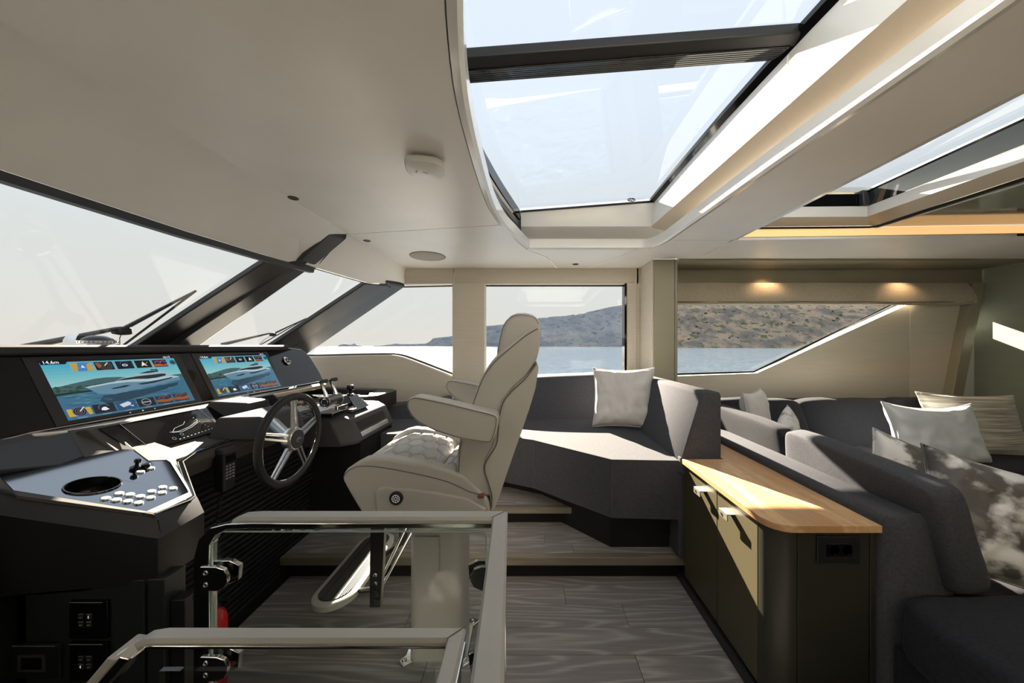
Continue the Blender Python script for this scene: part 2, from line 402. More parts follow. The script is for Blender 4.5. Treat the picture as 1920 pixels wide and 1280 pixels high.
# raised gloss panel of the saloon ceiling, with the warm light strip along its far edge
cpanel([(2.76, 2.72), (2.862, 1.96), (3.04, 0.42), (4.98, 0.42), (4.98, 2.61)], m='panelgloss', z=0.948)
led = obj('light_strip', G().loft([[V(1.60, 2.772, 0.866), V(1.60, 2.768, 0.943), V(1.60, 2.80, 0.943), V(1.60, 2.80, 0.866)], [V(2.80, 2.718, 0.866), V(2.80, 2.714, 0.943), V(2.80, 2.75, 0.943), V(2.80, 2.75, 0.866)], [V(4.98, 2.612, 0.866), V(4.98, 2.608, 0.943), V(4.98, 2.65, 0.943), V(4.98, 2.65, 0.866)]]), M['led'], ceil_o)
obj('shadow_gap', G().loft([[V(1.6, 2.722, 0.842), V(1.6, 2.775, 0.842), V(1.6, 2.775, 0.864), V(1.6, 2.722, 0.864)], [V(2.8, 2.668, 0.842), V(2.8, 2.72, 0.842), V(2.8, 2.72, 0.864), V(2.8, 2.668, 0.864)], [V(4.98, 2.563, 0.842), V(4.98, 2.615, 0.842), V(4.98, 2.615, 0.864), V(4.98, 2.563, 0.864)]]), M['matte'], ceil_o)
gp2 = [(1.62, 2.738), (2.70, 2.712), (2.745, 2.69), (2.79, 1.91), (2.90, .5)]
obj('shadow_gap', G().loft([[V(x, y, .936), V(x + (.022 if i > 1 else 0), y + (.012 if i < 2 else .004), .936), V(x + (.022 if i > 1 else 0), y + (.012 if i < 2 else .004), .950), V(x, y, .950)] for i, (x, y) in enumerate(gp2)]), M['matte'], ceil_o)
obj('light_bar', G().tube([V(2.60, 2.742, .940), V(2.735, 2.738, .940), V(2.765, 2.70, .938), V(2.855, 1.96, .938), V(3.03, 0.5, .938)], 0.006, 6), M['white'], ceil_o)
# roof above everything keeps daylight out of the lining void
roof = G()
roof.slab([(-1.5, -0.8), (5.1, -0.8), (5.1, 4.1), (-1.5, 4.1)], [[(-0.42, 0.2), (1.16, 0.2), (1.16, 3.5), (-0.42, 3.5)][::-1], [(1.60, 0.45), (2.80, 0.45), (2.80, 2.80), (1.60, 2.80)][::-1]], XY, 1.26, 1.30)
struct(obj('roof', roof, M['white'], smooth=False))

# --- skylight 1: ring, well, glass
sky1 = obj('window_1', G().loft([[V(x, y, ZC - 0.004) for x, y in inset(ring_out, 0.004)], [V(x, y, ZC - 0.01) for x, y in inset(ring_out, 0.03)], [V(x, y, ZC) for x, y in ring_in], [V(x, y, ZC + 0.07) for x, y in ring_in_top], [V(x, y, ZC + 0.07) for x, y in inset(ring_out, 0.02)], [V(x, y, ZC) for x, y in ring_out]], caps=False), M['white'])
struct(sky1)
GL = lambda x, y: 1.095 + 0.075 * x / 1.0 + 0.055 * (1 - ((y - 1.6) / 1.35) ** 2) * 1.0    # roof glass height
WB = 0.985                                                                               # bottom of the well wall
xr = lambda y: lerp(1.01, 1.10, (2.8 - y) / 2.4)
# right wall in two panels, far wall, near wall, left black frame
for ya, yb in ((1.405, 2.80), (0.42, 1.395)):
    g = G(); ra, rb = xr(ya), xr(yb)
    g.hexa([V(ra, ya, WB), V(ra+.02, ya, WB), V(rb+.02, yb, WB), V(rb, yb, WB), V(ra, ya, GL(ra, ya)), V(ra+.02, ya, GL(ra, ya)), V(rb+.02, yb, GL(rb, yb)), V(rb, yb, GL(rb, yb))])
    obj('well_panel', g, M['white'], sky1, bevel=0.002)
g = G().hexa([V(-.07, 2.82, WB), V(1.02, 2.82, WB), V(1.02, 2.84, WB), V(-.07, 2.84, WB), V(-.07, 2.77, 1.086), V(1.02, 2.77, 1.168), V(1.02, 2.84, 1.168), V(-.07, 2.84, 1.086)])
obj('well_panel', g, M['white'], sky1, bevel=0.002)
obj('well_panel', G().box(-.3, 1.1, 0.34, 0.37, 0.93, 1.2), M['white'], sky1)
# soffits between ring and well walls
obj('soffit_panel', G().loft([[V(xr(2.84), 2.84, WB), V(1.16, 2.84, WB-.035)], [V(xr(0.3), 0.3, WB), V(1.26, 0.3, WB-.035)]], closed=False), M['cove'], sky1)
obj('soffit_panel', G().loft([[V(-.25, 2.82, WB), V(1.16, 2.82, WB)], [V(-.25, 3.02, WB-.04), V(1.16, 3.02, WB-.04)], [V(-.25, 3.02, 0.9), V(1.16, 3.02, 0.9)]], closed=False), M['white'], sky1)
obj('soffit_panel', G().box(-.3, 1.2, 0.15, 0.36, 0.95, 0.96), M['cove'], sky1)
lfr = smooth_curve([(-0.07, 2.79), (-0.12, 2.60), (-0.185, 2.34), (-0.235, 2.1), (-0.268, 1.9), (-0.28, 1.6)], 4)
lfr = lfr + [(x, 3.2 - y) for x, y in lfr[::-1][1:]]
g = G().loft([[V(x, y, GL(x, y) - 0.075), V(x, y, GL(x, y)), V(x - .03, y, GL(x, y)), V(x - .03, y, GL(x, y) - 0.075)] for x, y in lfr])
obj('glass_frame', g, M['gloss'], sky1)
g = G().loft([[V(x-.03, y, 0.965), V(x-.02, y, GL(x, y) - 0.09), V(x - .05, y, GL(x, y) - 0.09), V(x - .06, y, 0.965)] for x, y in lfr])
obj('blind_cassette', g, M['black'], sky1)
obj('outer_skin', G().hexa([V(-.45, 2.842, 1.06), V(1.2, 2.842, 1.06), V(1.2, 3.52, 1.20), V(-.45, 3.52, 1.20), V(-.45, 2.842, 1.08), V(1.2, 2.842, 1.08), V(1.2, 3.52, 1.27), V(-.45, 3.52, 1.27)]), M['gundk'], sky1)  # unseen plate added to keep sun from leaking past the well
obj('corner_sun_filler', G().box(-.16, -.066, 2.785, 2.85, .90, 1.075), M['gundk'], sky1)  # filler box added where sun leaked through the corner
g = G()
for k in range(3): g.tube([V(x - .016, y, 0.985 + 0.016 * k) for x, y in lfr], 0.0022, 4)
obj('cassette_trim', g, M['lgrey'], sky1)
for k in range(3): pass
obj('well_lining', G().loft([[V(x-.055, y, 0.86), V(x-.055, y, 0.97), V(x - .075, y, 0.97), V(x - .075, y, 0.86)] for x, y in lfr]), M['white'], sky1)
for a, b, c_, d in ((V(0,2.785,0), V(0,2.765,0), -.07, 1.0),):
    obj('glass_frame', G().hexa([V(-.07, 2.762, 1.08), V(1.0, 2.762, 1.161), V(1.0, 2.78, 1.161), V(-.07, 2.78, 1.08), V(-.07, 2.762, 1.094), V(1.0, 2.762, 1.176), V(1.0, 2.78, 1.176), V(-.07, 2.78, 1.094)]), M['gloss'], sky1)
g = G()
g.loft([[V(xr(y) - 0.028, y, GL(1.05, y) - .012), V(xr(y), y, GL(1.05, y) - .03), V(xr(y) + .01, y, GL(1.05, y) + .01), V(xr(y) - 0.028, y, GL(1.05, y) + .01)] for y in (2.78, 2.3, 1.8, 1.3, 0.9, 0.42)])
obj('glass_frame', g, M['gloss'], sky1)
g = G().grid(lambda u, v: V(lerp(-.30, 1.09, u), lerp(0.40, 1.36, v), GL(lerp(-.30, 1.09, u), lerp(0.40, 1.36, v)) + 0.004), 6, 8)
obj('glass_pane', g, M['glassroof'], sky1, fix=False)
g = G().grid(lambda u, v: V(lerp(-.30, 1.09, u), lerp(1.40, 2.79, v), GL(lerp(-.30, 1.09, u), lerp(1.40, 2.79, v)) + 0.004), 6, 8)
obj('glass_pane', g, M['glassroof'], sky1, fix=False)
# crossbar: upper seal and reflective lower face
def bar(x): return GL(x, 1.36)
g = G().loft([[V(x, 1.315, bar(x)-.02), V(x, 1.365, bar(x)-.03), V(x, 1.40, bar(x)), V(x, 1.40, bar(x)+.03), V(x, 1.315, bar(x)+.02)] for x in (-.30, .2, .6, 1.075)])
obj('crossbar', g, M['rubber'], sky1, bevel=0.006)
g = G().loft([[V(x, 1.362, bar(x)-.034), V(x, 1.455, bar(x)-.012), V(x, 1.455, bar(x)), V(x, 1.362, bar(x)-.02)] for x in (-.30, .2, .6, 1.045)])
obj('crossbar_face', g, M['gloss'], sky1, bevel=0.002)
g = G()
for k in range(6): g.tube([V(-.29, 1.372 + k*.014, bar(-.3) - .034 + k*.0033 - .001), V(1.03, 1.372 + k*.014, bar(1.04) - .034 + k*.0033 - .001)], 0.0012, 4)
obj('crossbar_ribs', g, M['gundk'], sky1)
# maker's mark printed in the corner of the roof glass
mk = G(); c0 = P(1184, 374.5, 2.70)
def mkp(px, py): q = P(px, py, 2.70); return V(q.x, q.y, q.z)
for r_ in (7.0, ):
    mk.tube([mkp(1184 + r_*math.cos(a), 374.5 + 2.6*math.sin(a)) for a in np.linspace(0, 2*math.pi, 25)[:-1]], 0.0034, 4, closed=True)
mk.tube([mkp(1180, 376), mkp(1182, 373), mkp(1184, 376), mkp(1186, 373), mkp(1189, 374)], 0.0034, 4)
for k in range(5): mk.tube([mkp(1194 + 3*k, 373.6 - .25*k), mkp(1196 + 3*k, 373.4 - .25*k)], 0.0014, 4)
obj('glass_marking', mk, M['matte'], sky1)

# --- skylight 2 over the saloon
sky2 = obj('window_2', G().loft([[V(1.66, 2.70, z) for z in (0,)] for _ in range(0)] or [[V(1.60, 2.66, 1.0), V(1.60, 2.65, 1.075), V(1.60, 2.68, 1.075), V(1.60, 2.69, 1.0)], [V(2.62, 2.645, 1.0), V(2.61, 2.63, 1.075), V(2.63, 2.66, 1.075), V(2.65, 2.67, 1.0)], [V(2.70, 1.5, 0.995), V(2.69, 1.5, 1.075), V(2.72, 1.5, 1.075), V(2.73, 1.5, .995)], [V(2.74, 0.5, 0.99), V(2.73, 0.5, 1.075), V(2.76, 0.5, 1.075), V(2.77, 0.5, .99)]]), M['white'])
struct(sky2)
obj('soffit_panel', G().loft([[V(1.60, 2.66, 1.0), V(1.60, 2.735, 0.950)], [V(2.62, 2.645, 1.0), V(2.73, 2.70, 0.950)], [V(2.70, 1.5, 0.995), V(2.81, 1.5, .950)], [V(2.74, 0.5, 0.99), V(2.90, 0.5, .950)]], closed=False), M['cove'], sky2)
obj('glass_frame', G().loft([[V(1.60, 2.655, 1.075), V(1.60, 2.64, 1.165), V(1.60, 2.67, 1.165), V(1.60, 2.68, 1.075)], [V(2.575, 2.635, 1.075), V(2.565, 2.62, 1.165), V(2.60, 2.65, 1.165), V(2.60, 2.66, 1.075)]]), M['gloss'], sky2)
obj('glass_mullion', G().hexa([V(2.55, 2.60, 1.075), V(2.60, 2.60, 1.075), V(2.62, 2.66, 1.075), V(2.55, 2.66, 1.075), V(2.53, 2.59, 1.185), V(2.60, 2.59, 1.185), V(2.62, 2.66, 1.185), V(2.53, 2.66, 1.185)]), M['frame'], sky2, bevel=0.008)
obj('glass_pane', G().loft([[V(2.61, 2.62, 1.075), V(2.57, 2.62, 1.17)], [V(2.70, 0.5, 1.075), V(2.58, 0.5, 1.175)]], closed=False), M['glasstint'], sky2, fix=False)
obj('glass_frame', G().tube([V(2.57, 2.63, 1.172), V(2.57, 1.6, 1.176), V(2.58, 0.5, 1.178)], 0.007, 6), M['gloss'], sky2)
obj('glass_pane', G().loft([[V(1.60, 2.65, 1.168), V(2.575, 2.63, 1.175)], [V(1.60, 0.5, 1.168), V(2.585, 0.5, 1.18)]], closed=False), M['glassroof'], sky2, fix=False)
g = G().box(1.625, 1.66, 0.5, 2.74, ZC + .005, 1.17); g.box(1.63, 3.0, 0.46, 0.5, ZC+.02, 1.17)
obj('well_panel', g, M['white'], sky2)
# outer coaming above the gloss panel so that the void is closed
obj('outer_skin', G().hexa([V(2.72, .3, 1.07), V(2.80, .3, 1.07), V(2.80, 2.9, 1.07), V(2.66, 2.9, 1.07), V(2.72, .3, 1.075), V(2.80, .3, 1.28), V(2.80, 2.9, 1.28), V(2.66, 2.9, 1.075)]), M['gundk'], sky2)
# --- ceiling fittings
def spot(x, y, name='recessed_spotlight', lab='', r=0.022, lit=False, z=ZC):
    t = thing(name, lab, 'downlight', (x, y, z), 'small recessed ceiling spotlights')
    obj('trim_ring', G().disc_profile((x, y, z), (0, 0, -1), [(r*1.25, 0), (r*1.25, .003), (r, .0045), (r*.85, .003), (r*.85, 0)]), M['bronze' if lit else 'black'], t)
    obj('lens', G().disc_profile((x, y, z), (0, 0, -1), [(r*.8, 0), (r*.8, .002), (0, .0025)], 16), M['lamp' if lit else 'gloss'], t)
    if lit:
        ld = bpy.data.lights.new('spot_beam', 'SPOT'); ld.energy = 6; ld.color = (1, .62, .32); ld.spot_size = R(115); ld.spot_blend = .9; ld.shadow_soft_size = .015
        lo = bpy.data.objects.new('spot_beam', ld); COL.objects.link(lo); lo.parent = t; lo.location = (0, 0, -.012); lo.rotation_euler = (R(-4), 0, 0)
    return t
def onceil(px, py, z=ZC): d = z * F_ / (CY_ - py); return ((px - CX_) * d / F_, d)
x, y = onceil(550, 371); spot(x, y, lab='recessed spotlight in the forward headliner, left of the white ceiling box')
x, y = onceil(688, 451); spot(x, y, lab='recessed spotlight just right of the mullion top, near the round speaker')
x, y = onceil(1079, 495); spot(x, y, lab='recessed spotlight above the side window behind the helm chair', r=0.026)
x, y = onceil(1435, 501.5); spot(x, y - .08, lab='lit spotlight above the blind, the left of the two', lit=True, r=0.026)
x, y = onceil(1691, 499.5); spot(x, y - .08, lab='lit spotlight above the blind, the right of the two', lit=True, r=0.026)
x, y = onceil(802, 480)
t = thing('ceiling_speaker', 'round beige flush loudspeaker in the ceiling near the windscreen corner', 'speaker', (x, y, ZC))
obj('grille', G().disc_profile((x, y, ZC), (0, 0, -1), [(.158, 0), (.158, .003), (.155, .004), (0, .004)], 48), M['mesh'], t)
obj('rim', G().tube([V(x + .160*math.cos(a), y + .160*math.sin(a), ZC - .002) for a in np.linspace(0, 2*math.pi, 49)[:-1]], .003, 6, closed=True), M['stitch'], t)
# wireless box: rounded square dome
x, y = -0.475, 1.56
t = thing('wireless_access_point', 'white rounded square plastic box fixed to the headliner', 'router', (x, y, ZC))
def sq(r, rot, z): 
    out = []
    for k in range(40):
        a = 2*math.pi*k/40; c_, s_ = math.cos(a), math.sin(a); q = r / (abs(c_)**3.6 + abs(s_)**3.6) ** (1/3.6)
        out.append(V(x + q*math.cos(a+rot), y + q*math.sin(a+rot), z))
    return out
rot = R(12)
obj('mount', G().loft([sq(.062, rot, ZC + .002), sq(.062, rot, ZC - .014)]), M['steelgrey'], t)
obj('shell', G().loft([sq(.078, rot, ZC-.012), sq(.086, rot, ZC-.018), sq(.087, rot, ZC-.030), sq(.080, rot, ZC-.042), sq(.055, rot, ZC-.050), sq(.02, rot, ZC-.053)]), M['plastic'], t)
mk = G(); mk.tube([V(x-.030+.009*math.cos(a), y-.012+.009*math.sin(a), ZC-.0525) for a in np.linspace(2.2, 5.2, 8)], .0012, 4)
mk.tube([V(x-.006, y-.012, ZC-.0535), V(x+.012, y+.002, ZC-.0535)], .001, 4)
obj('printed_mark', mk, M['steelgrey'], t)

# ------------------------------------------------------------------ windscreen header, mullions, glass
hy = [(-0.60, -1.46, 0.66), (-0.2, -1.50, .60), (0.55, -1.62, .57), (1.10, -1.715, 0.57), (1.7, -1.71, .57), (2.27, -1.655, 0.57), (2.55, -1.60, .575)]
def crease(y): return -1.395
g = G(); rows = []
for y, x, z in hy: rows.append([V(crease(y)-.003, y, ZC), V(crease(y)+.06, y, ZC+.022), V(x - .01, y, z + .02), V(x, y, z)])
wf = obj('wall_forward', g.loft(rows), M['ceil'], bevel=0.002); struct(wf)
g = G()
for y, x, z in hy: pass
obj('header_seal', G().loft([[V(x, y, z), V(x - .035, y, z - .005), V(x - .04, y, z - .032), V(x - .01, y, z - .030)] for y, x, z in hy]), M['frame'], wf)
g = G().loft([[V(-1.385, 2.58, ZC), V(-1.39, 2.58, ZC+.02), V(-1.61, 2.44, .60), V(-1.60, 2.44, .58)],
              [V(-1.345, 3.2, ZC), V(-1.35, 3.2, ZC+.02), V(-1.51, 3.12, .602), V(-1.50, 3.12, .582)],
              [V(-1.33, 3.83, ZC), V(-1.34, 3.83, ZC+.02), V(-1.36, 3.66, .665), V(-1.35, 3.66, .645)]])
obj('header_panel', g, M['ceil'], wf, bevel=0.002)
obj('header_seal', G().tube([V(-1.61, 2.44, .575), V(-1.51, 3.12, .578), V(-1.42, 3.5, .60)], .006, 6), M['frame'], wf)
def wedge_strip(top, bot, name, m, th=.05, par=None, bv=.01):
    (a, b), (c_, d) = top, bot
    n_ = (b - a).cross(c_ - a).normalized()
    if n_.z > 0: n_ = -n_
    return obj(name, G().hexa([a, b, d, c_, a + n_*th, b + n_*th, d + n_*th, c_ + n_*th]), M[m], par or wf, bevel=bv, seg=3)
# mullion between centre and side pane of the windscreen
wedge_strip((V(-1.72, 2.225, .59), V(-1.60, 2.44, .62)), (V(-2.72, 2.27, -.03), V(-2.70, 2.50, -.03)), 'mullion', 'frame', .04)
g = G()
g.loft([[V(-1.36, 2.56, .87), V(-1.42, 2.40, .84), V(-1.41, 2.40, .79), V(-1.36, 2.56, .80)],
        [V(-1.60, 2.53, .68), V(-1.63, 2.37, .66), V(-1.605, 2.37, .585), V(-1.575, 2.53, .60)],
        [V(-2.70, 2.62, .02), V(-2.72, 2.42, .02), V(-2.68, 2.42, -.10), V(-2.66, 2.62, -.10)]])
obj('mullion', g, M['frame'], wf, bevel=.018, seg=3)
# corner mullion
wedge_strip((V(-1.53, 3.14, .60), V(-1.42, 3.42, .63)), (V(-2.52, 3.13, -.06), V(-2.46, 3.36, -.06)), 'mullion', 'frame', .04)
g = G()
g.loft([[V(-1.36, 3.69, .70), V(-1.43, 3.40, .69), V(-1.42, 3.38, .62), V(-1.33, 3.69, .64)],
        [V(-2.43, 3.60, -.02), V(-2.50, 3.32, -.02), V(-2.47, 3.32, -.12), V(-2.38, 3.60, -.12)]])
obj('mullion', g, M['frame'], wf, bevel=.02, seg=3)
# port-side mullions mirror them (beside and behind the viewer)
wedge_strip((V(-1.72, .975, .59), V(-1.60, .76, .62)), (V(-2.72, .93, -.03), V(-2.70, .70, -.03)), 'mullion', 'frame', .04)
wedge_strip((V(-1.53, .06, .60), V(-1.36, -.45, .70)), (V(-2.52, .07, -.06), V(-2.43, -.40, -.06)), 'mullion', 'frame', .06)
glz = obj('window_3', G().loft([[V(-1.74, .86, .58), V(-1.75, 1.6, .575), V(-1.72, 2.3, .58)], [V(-2.72, .86, -.05), V(-2.80, 1.6, -.05), V(-2.72, 2.3, -.05)]], closed=False), M['glass'], fix=False); struct(glz)
for s in (0, 1):
    q = [V(-1.63, 2.46, .62), V(-1.47, 3.4, .64), V(-2.49, 3.3, -.06), V(-2.71, 2.5, -.04)]
    if s: q = [V(p.x, 3.2 - p.y, p.z) for p in q]
    obj('glass_pane', G().add(q, [(0, 1, 2, 3)]), M['glass'], glz, fix=False)

# ------------------------------------------------------------------ starboard wall, forward part
sill = [(-2.62, -.13), (-2.40, -.125), (-2.30, -.125), (-1.95, -.115), (-1.56, -.108), (-1.42, -.118), (-1.28, -.16), (-1.02, -.26), (-.80, -.345)]
sill = smooth_curve(sill, 4)
wsb = obj('wall_starboard', G().slab(sill + [(-.80, -1.4), (-2.62, -1.4)], [], XZ, 3.68, 3.74), M['wall'], bevel=.004); struct(wsb)
obj('sill_trim', G().loft([[V(x, 3.685, z), V(x, 3.685, z + .012), V(x, 3.80, z + .008), V(x, 3.80, z - .03)] for x, z in sill]), M['white'], wsb)
obj('sill_seal', G().loft([[V(x, 3.775, z), V(x, 3.775, z + .03), V(x, 3.81, z + .03), V(x, 3.81, z)] for x, z in sill]), M['gundk'], wsb)
def xzbox(x0, x1, z0, z1, y0, y1, m, name='wall_panel', bv=.004, par=None): return obj(name, G().box(x0, x1, y0, y1, z0, z1), M[m], par or wsb, bevel=bv)
xzbox(-.82, -.475, -1.1, .67, 3.64, 3.80, 'wall', 'pillar', .008)
# header over the forward side windows, tapering towards the windscreen corner
obj('header_panel', G().prism([V(-1.36, 3.70, ZC), V(-1.50, 3.70, .665), V(-.825, 3.70, .672), V(-.825, 3.70, ZC)], (0, .1, 0)), M['wall'], wsb, bevel=.004)
xzbox(-.815, 1.19, .672, ZC, 3.70, 3.80, 'wall', 'header_panel')
obj('header_seal', G().tube([V(-1.50, 3.79, .65), V(-.82, 3.79, .664), V(1.05, 3.79, .664)], .008, 6), M['gundk'], wsb)
xzbox(-.475, 1.20, -1.1, -.385, 3.66, 3.78, 'wall', 'wall_panel')
xzbox(1.035, 1.06, -.40, .68, 3.70, 3.80, 'gloss', 'window_frame', .002)
xzbox(1.06, 1.16, -.40, .68, 3.68, 3.80, 'wall', 'window_post')
xzbox(1.165, 1.20, -.5, ZC, 3.70, 3.80, 'wall', 'window_post')
w4 = obj('window_4', G().add([V(-2.6, 3.79, -.15), V(-.6, 3.79, -.40), V(-.6, 3.79, .70), V(-1.4, 3.79, .67)], [(0, 1, 2, 3)]), M['glass'], fix=False); struct(w4)
w5 = obj('window_5', G().add([V(-.6, 3.79, -.40), V(1.06, 3.79, -.40), V(1.06, 3.79, .70), V(-.6, 3.79, .70)], [(0, 1, 2, 3)]), M['glass'], fix=False); struct(w5)
# structural pillar between helm and saloon
obj('pillar', G().box(1.205, 1.44, 3.30, 3.84, -1.1, ZC), M['olive'], wsb, bevel=.012)
obj('pillar_lining', G().box(1.196, 1.206, 3.31, 3.80, -1.1, ZC), M['wall'], wsb, bevel=.003)
obj('pillar_edge', G().box(1.405, 1.41, 3.296, 3.302, -1.1, ZC), M['stitch'], wsb, bevel=0)
# ------------------------------------------------------------------ starboard wall, saloon part
YW = 3.80
def wq_(px, py, y): q = P(px, py, y); return (q.x, q.z)
wfp = [wq_(1272, 706, YW), wq_(1419, 699.5, YW), wq_(1706, 569, YW), (4.24, .60), (1.50, .60)]
wbp = [wq_(1272, 702.5, YW + .13), wq_(1412, 697, YW + .13), wq_(1690, 570.5, YW + .13), (4.24, .62), (1.50, .62)]
wfp[0] = (1.50, wfp[0][1]); wbp[0] = (1.50, wbp[0][1])
ws2 = obj('wall_saloon', G().slab([(1.44, -1.4), (4.26, -1.4), (4.245, .70), (1.44, .70)], [wfp[::-1]], XZ, YW, YW + .03), M['wall'], bevel=.003); struct(ws2)
obj('outer_skin', G().slab([(1.44, -1.4), (4.9, -1.4), (4.9, .80), (1.44, .80)], [wbp[::-1], [(4.70, .15), (4.895, .15), (4.895, .42), (4.70, .42)]], XZ, YW + .132, YW + .15), M['white'], ws2)
w6 = obj('window_6', G().add([V(a_, YW + .128, b_) for a_, b_ in wbp], [tuple(range(5))]), M['glass'], fix=False); struct(w6)
g = G().tube([V(1.45, YW + .12, wbp[0][1]), V(wbp[1][0], YW + .12, wbp[1][1]), V(4.25, YW + .12, wbp[2][1] + .035)], .012, 6); obj('window_seal', g, M['gloss'], w6)
obj('window_sill', G().loft([[V(wfp[i][0], YW - .002, wfp[i][1]), V(wbp[i][0], YW + .125, wbp[i][1] - .004)] for i in (0, 1, 2)], closed=False), M['white'], w6)
def sbox(*a, **k): return xzbox(*a, par=ws2, **k)
# aft end panels, the slanted post and the back of the recess
obj('wall_panel', G().add([V(4.24, 3.795, -1.0), V(4.62, 3.72, -1.0), V(4.90, 3.72, .70), V(4.235, 3.795, .70), V(4.24, 3.84, -1.0), V(4.62, 3.77, -1.0), V(4.90, 3.77, .70), V(4.235, 3.84, .70)], [(0,1,2,3),(4,5,6,7),(0,1,5,4),(2,3,7,6),(1,2,6,5),(3,0,4,7)]), M['wall'], ws2, bevel=.003)
obj('wall_panel', G().slab([(4.60, -1.1), (4.98, -1.1), (4.98, .72), (4.60, .72)], [[(4.75, .16), (4.905, .16), (4.905, .364), (4.75, .364)][::-1]], XZ, 3.80, 3.82), M['white'], ws2)
w8 = obj('window_8', G().add([V(4.79, 3.825, .15), V(4.91, 3.825, .15), V(4.91, 3.825, .37), V(4.79, 3.825, .37)], [(0, 1, 2, 3)]), M['glass'], fix=False); struct(w8)
obj('post', G().hexa([V(4.50, 3.66, -.75), V(4.62, 3.66, -.75), V(4.62, 3.76, -.75), V(4.50, 3.76, -.75), V(4.77, 3.66, .68), V(4.90, 3.66, .68), V(4.90, 3.76, .68), V(4.77, 3.76, .68)]), M['olive'], ws2, bevel=.01)
sbox(1.44, 4.94, .682, ZC - .005, 3.72, 3.80, 'olive', name='header_panel')
obj('soffit_panel', G().box(1.445, 4.95, 3.302, 3.80, ZC - .003, ZC + .02), M['olive'], ws2, bevel=.003)
obj('pelmet_edge', G().box(1.445, 4.95, 3.296, 3.303, ZC - .02, ZC + .02), M['olive'], ws2)
# aft bulkhead
bh = obj('wall_aft', G().slab([(-.66, -1.4), (3.9, -1.4), (3.9, .87), (-.66, .87)], [], lambda u, v, w_: Vector((w_, u, v)), 4.955, 5.0), M['bulk']); struct(bh)
# port side wall, behind the viewer: made solid and dark to cut ambient light
wp = obj('wall_port', G().box(-1.45, 5.0, -.66, -.60, -1.4, .87), M['darkgreen']); struct(wp)
obj('wall_panel', G().prism([V(-1.45, -.66, -1.4), V(-2.7, -.66, -1.4), V(-2.7, -.66, -.13), V(-2.3, -.66, -.11), V(-1.45, -.66, -.11)], (0, .06, 0)), M['wall'], wp)
obj('wall_panel', G().box(-1.44, 4.95, -.60, -.585, -.1, .84), M['olive'], wp)  # unseen lighter panel added for the chrome rails to reflect
w7 = obj('window_7', G().add([V(-2.6, -.64, -.13), V(-1.45, -.64, -.11), V(-1.45, -.64, .7)], [(0, 1, 2)]), M['glass'], fix=False); struct(w7)

# ------------------------------------------------------------------ roman blind
t = thing('roman_blind', 'linen roman blind raised to a folded band above the saloon window', 'blind', (3.1, 3.70, .44))
g = G(); prof = [(.0, .685), (-.050, .675), (-.075, .62), (-.085, .52), (-.075, .462), (-.03, .44), (.02, .445), (.03, .47), (.02, .69)]
rings = []
for k in range(25):
    u = k / 24; x = lerp(1.445, 4.70 , u); sl = .006*math.sin(u*31) 
    rings.append([V(x + (.10*(0.69 - z) / .25 if k == 24 else 0), 3.72 + y + sl*(1 if i < 6 else 0) , z) for i, (y, z) in enumerate(prof)])
obj('folded_cloth', g.loft(rings), M['blind'], t)
obj('hem', G().tube([V(1.46, 3.655, .452), V(3, 3.653, .450), V(4.76, 3.655, .452)], .006, 6), M['blind'], t)
obj('fold_edge', G().tube([V(1.46, 3.643, .468), V(3, 3.641, .467), V(4.74, 3.643, .469)], .004, 6), M['stitch'], t)
obj('head_rail', G().box(1.46, 4.76, 3.715, 3.745, .665, .68), M['white'], t)

# ------------------------------------------------------------------ decks
fl = obj('floor', G().slab([(-1.6, -.6), (5.0, -.6), (5.0, 3.85), (-1.6, 3.85)], [[(-.98, .30), (-.06, .30), (-.06, 1.02), (-.98, 1.02)][::-1]], XY, -1.46, -1.404), M['matte'], smooth=False); struct(fl)
obj('stair_well', G().box(-.98, -.06, .30, 1.02, -2.3, -2.25), M['plank'], fl)
for a in ((-1.0, -.98, .30, 1.02), (-.06, -.04, .30, 1.02), (-1, -.04, .28, .30), (-1, -.04, 1.02, 1.04)): obj('well_side', G().box(*a, -2.3, -1.41), M['darkgreen'], fl)
def planks(x0, x1, y0, y1, z, rowh, joints, par, clip=None):
    y = y1; r = 0
    while y > y0 + 1e-4:
        ya = max(y - rowh, y0); js = [x0] + sorted(j for j in joints[r % len(joints)] if x0 + .05 < j < x1 - .05) + [x1]
        for a, b in zip(js[:-1], js[1:]):
            obj('plank', G().box(a + .0008, b - .0008, ya + .0008, y - .0008, z - .012, z + rnd.uniform(0, .0006)), M['plank'], par, bevel=.0012, seg=1)
        y = ya; r += 1
planks(-1.45, .93, 1.04, 2.147, -1.4, .15, [[-.9, .9], [-1.1, .2], [-.62, .5], [-1.2, 0.9], [-.45, .48], [-.9, .1], [-.3, .7]], fl)
planks(-.04, .93, .0, 1.04, -1.4, .15, [[.3], [.6], [.2], [.5]], fl)
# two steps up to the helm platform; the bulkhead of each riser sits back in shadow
def step(name, poly, zt, th, m='nose'):
    return obj(name, G().slab(poly, [], XY, zt - th, zt), M[m], bevel=.003)
s1 = step('floor_step', [(-1.47, 2.012), (.938, 2.012), (.938, 2.06), (-1.47, 2.06)], -1.249, .047); struct(s1)
planks(-1.47, .93, 2.062, 2.75, -1.25, .15, [[.27, -1.0], [-.2], [-.7, .7], [.1]], s1)
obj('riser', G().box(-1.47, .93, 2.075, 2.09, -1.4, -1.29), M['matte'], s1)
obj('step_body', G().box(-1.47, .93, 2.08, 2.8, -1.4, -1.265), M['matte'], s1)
s2 = step('floor_step', [(-1.40, 2.352), (.344, 2.352), (.344, 2.40), (-1.40, 2.40)], -1.115, .042); struct(s2)
planks(-1.42, .34, 2.402, 3.2, -1.116, .15, [[-.55], [-.1, -1.0], [-.7], [.0]], s2)
